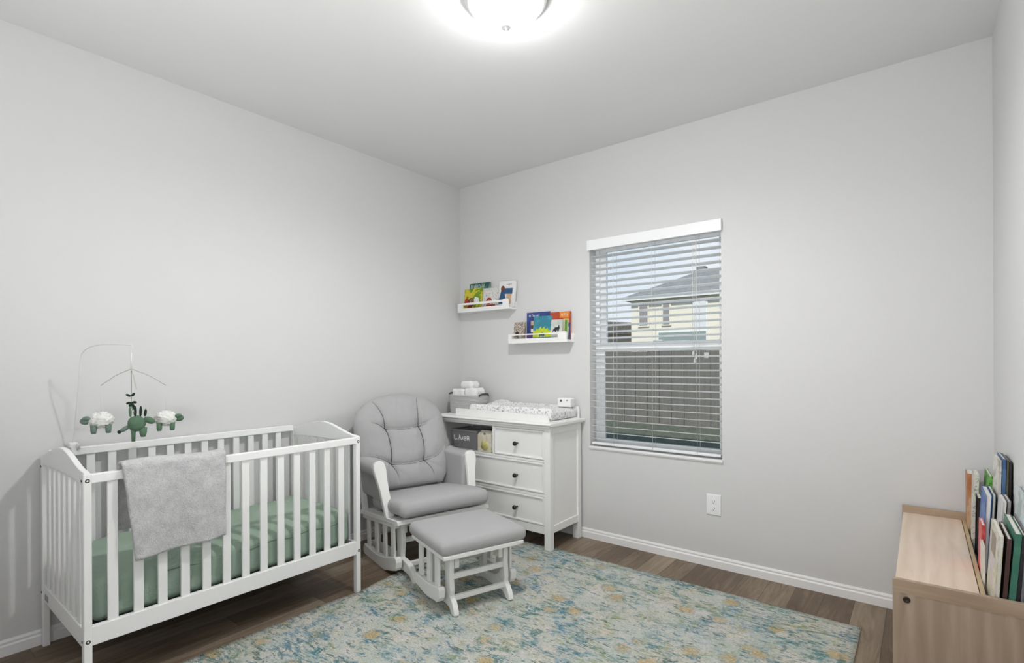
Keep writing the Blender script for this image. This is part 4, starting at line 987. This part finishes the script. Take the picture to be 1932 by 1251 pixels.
trough_book(-.655, -.46, 3.284, 3.298, .016, .752, cv('tb_blue', [(.03, .10, .35), (.05, .15, .46), (.12, .24, .42)], 14, .08, 16), 'bright blue book with pale blue edge, middle of the trough', spine='far')
trough_book(-.652, -.46, 3.302, 3.316, .009, .755, cv('tb_slate', [(.06, .10, .14), (.10, .15, .20)], 12, .1, 17), 'slate blue thin book tucked behind the bright blue one', spine='far')
trough_book(-.79, -.675, 3.273, 3.276, .010, .672, cv('tb_red', [(.62, .07, .08), (.72, .12, .12)], 20, .1, 18), 'small red book standing low in front of the blue one')
trough_book(-.885, -.80, 3.272, 3.271, .007, .625, cv('tb_plainwhite', [(.68, .65, .58), (.74, .72, .66)], 20, .1, 19), 'thin plain off-white book with slanted top, before the red one')
trough_book(-.80, -.67, 3.313, 3.330, .010, .765, cv('tb_greywhite', [(.64, .63, .64), (.72, .71, .72)], 14, .1, 20), 'white-grey book in the middle row, beside the pale blue cover', spine='far')
trough_book(-.80, -.67, 3.326, 3.343, .008, .768, cv('tb_mauve', [(.22, .20, .21), (.30, .28, .29)], 14, .1, 21), 'mauve-grey book directly behind the white-grey one')
trough_book(-.62, -.43, 3.326, 3.336, .008, .880, cv('tb_pale', [(.66, .64, .58), (.74, .73, .68), (.46, .42, .36)], 16, .05, 22), 'tall pale illustrated book, left of the back row', spine='far')
trough_book(-.635, -.445, 3.336, 3.346, .009, .888, cv('tb_bluespine', [(.05, .12, .26), (.08, .17, .34)], 8, .1, 23), 'tall dark blue book in the back row beside the pale one')
trough_book(-.64, -.45, 3.347, 3.3565, .005, .886, cv('tb_olive', [(.12, .11, .07), (.17, .16, .11)], 9, .1, 24), 'tall olive-brown book between the blue and black tall ones')
trough_book(-.645, -.455, 3.354, 3.3625, .006, .882, cv('tb_tallblack', [(.018, .017, .016), (.03, .028, .026)], 9, .1, 25), 'tall black book against the right wall, end of back row')
trough_book(-1.105, -.885, 3.279, 3.294, .011, .722, cv('tb_illus', [(.66, .64, .52), (.70, .68, .66), (.52, .50, .30), (.60, .56, .58)], 12, .06, 26), 'cream illustrated book nearest the lid at the near end', spine='far', art=((ink('sepia', (.30, .24, .19)), -1.05, -.94, .635, .70),))
trough_book(-1.103, -.89, 3.2965, 3.313, .010, .716, cv('tb_darkbrown', [(.045, .022, .022), (.07, .035, .03)], 9, .1, 27), 'dark brown book between the cream illustrated and green ones')
trough_book(-1.105, -.84, 3.309, 3.330, .015, .735, cv('tb_green', [(.045, .17, .12), (.07, .22, .15)], 10, .1, 28, ), 'thick green book with pale page edges at the near end')
trough_book(-1.10, -.85, 3.326, 3.346, .008, .733, cv('tb_nearblack', [(.02, .02, .022), (.035, .035, .04)], 10, .1, 29), 'thin black book right behind the thick green one')
trough_book(-1.10, -.85, 3.336, 3.3545, .006, .742, cv('tb_grey', [(.20, .20, .22), (.27, .27, .29)], 10, .1, 30), 'grey thin book at the near end, next to the wall side')
trough_book(-.845, -.81, 3.31, 3.324, .008, .70, cv('tb_smalldark', [(.03, .03, .03), (.06, .06, .06)], 10, .1, 31), 'little charcoal book just beyond the dark brown one')
trough_book(-1.10, -.815, 3.345, 3.361, .006, .832, cv('tb_paleblue', [(.46, .52, .55), (.56, .62, .66), (.66, .70, .72), (.40, .48, .46)], 12, .08, 32), 'large pale blue picture book leaning on the right wall')
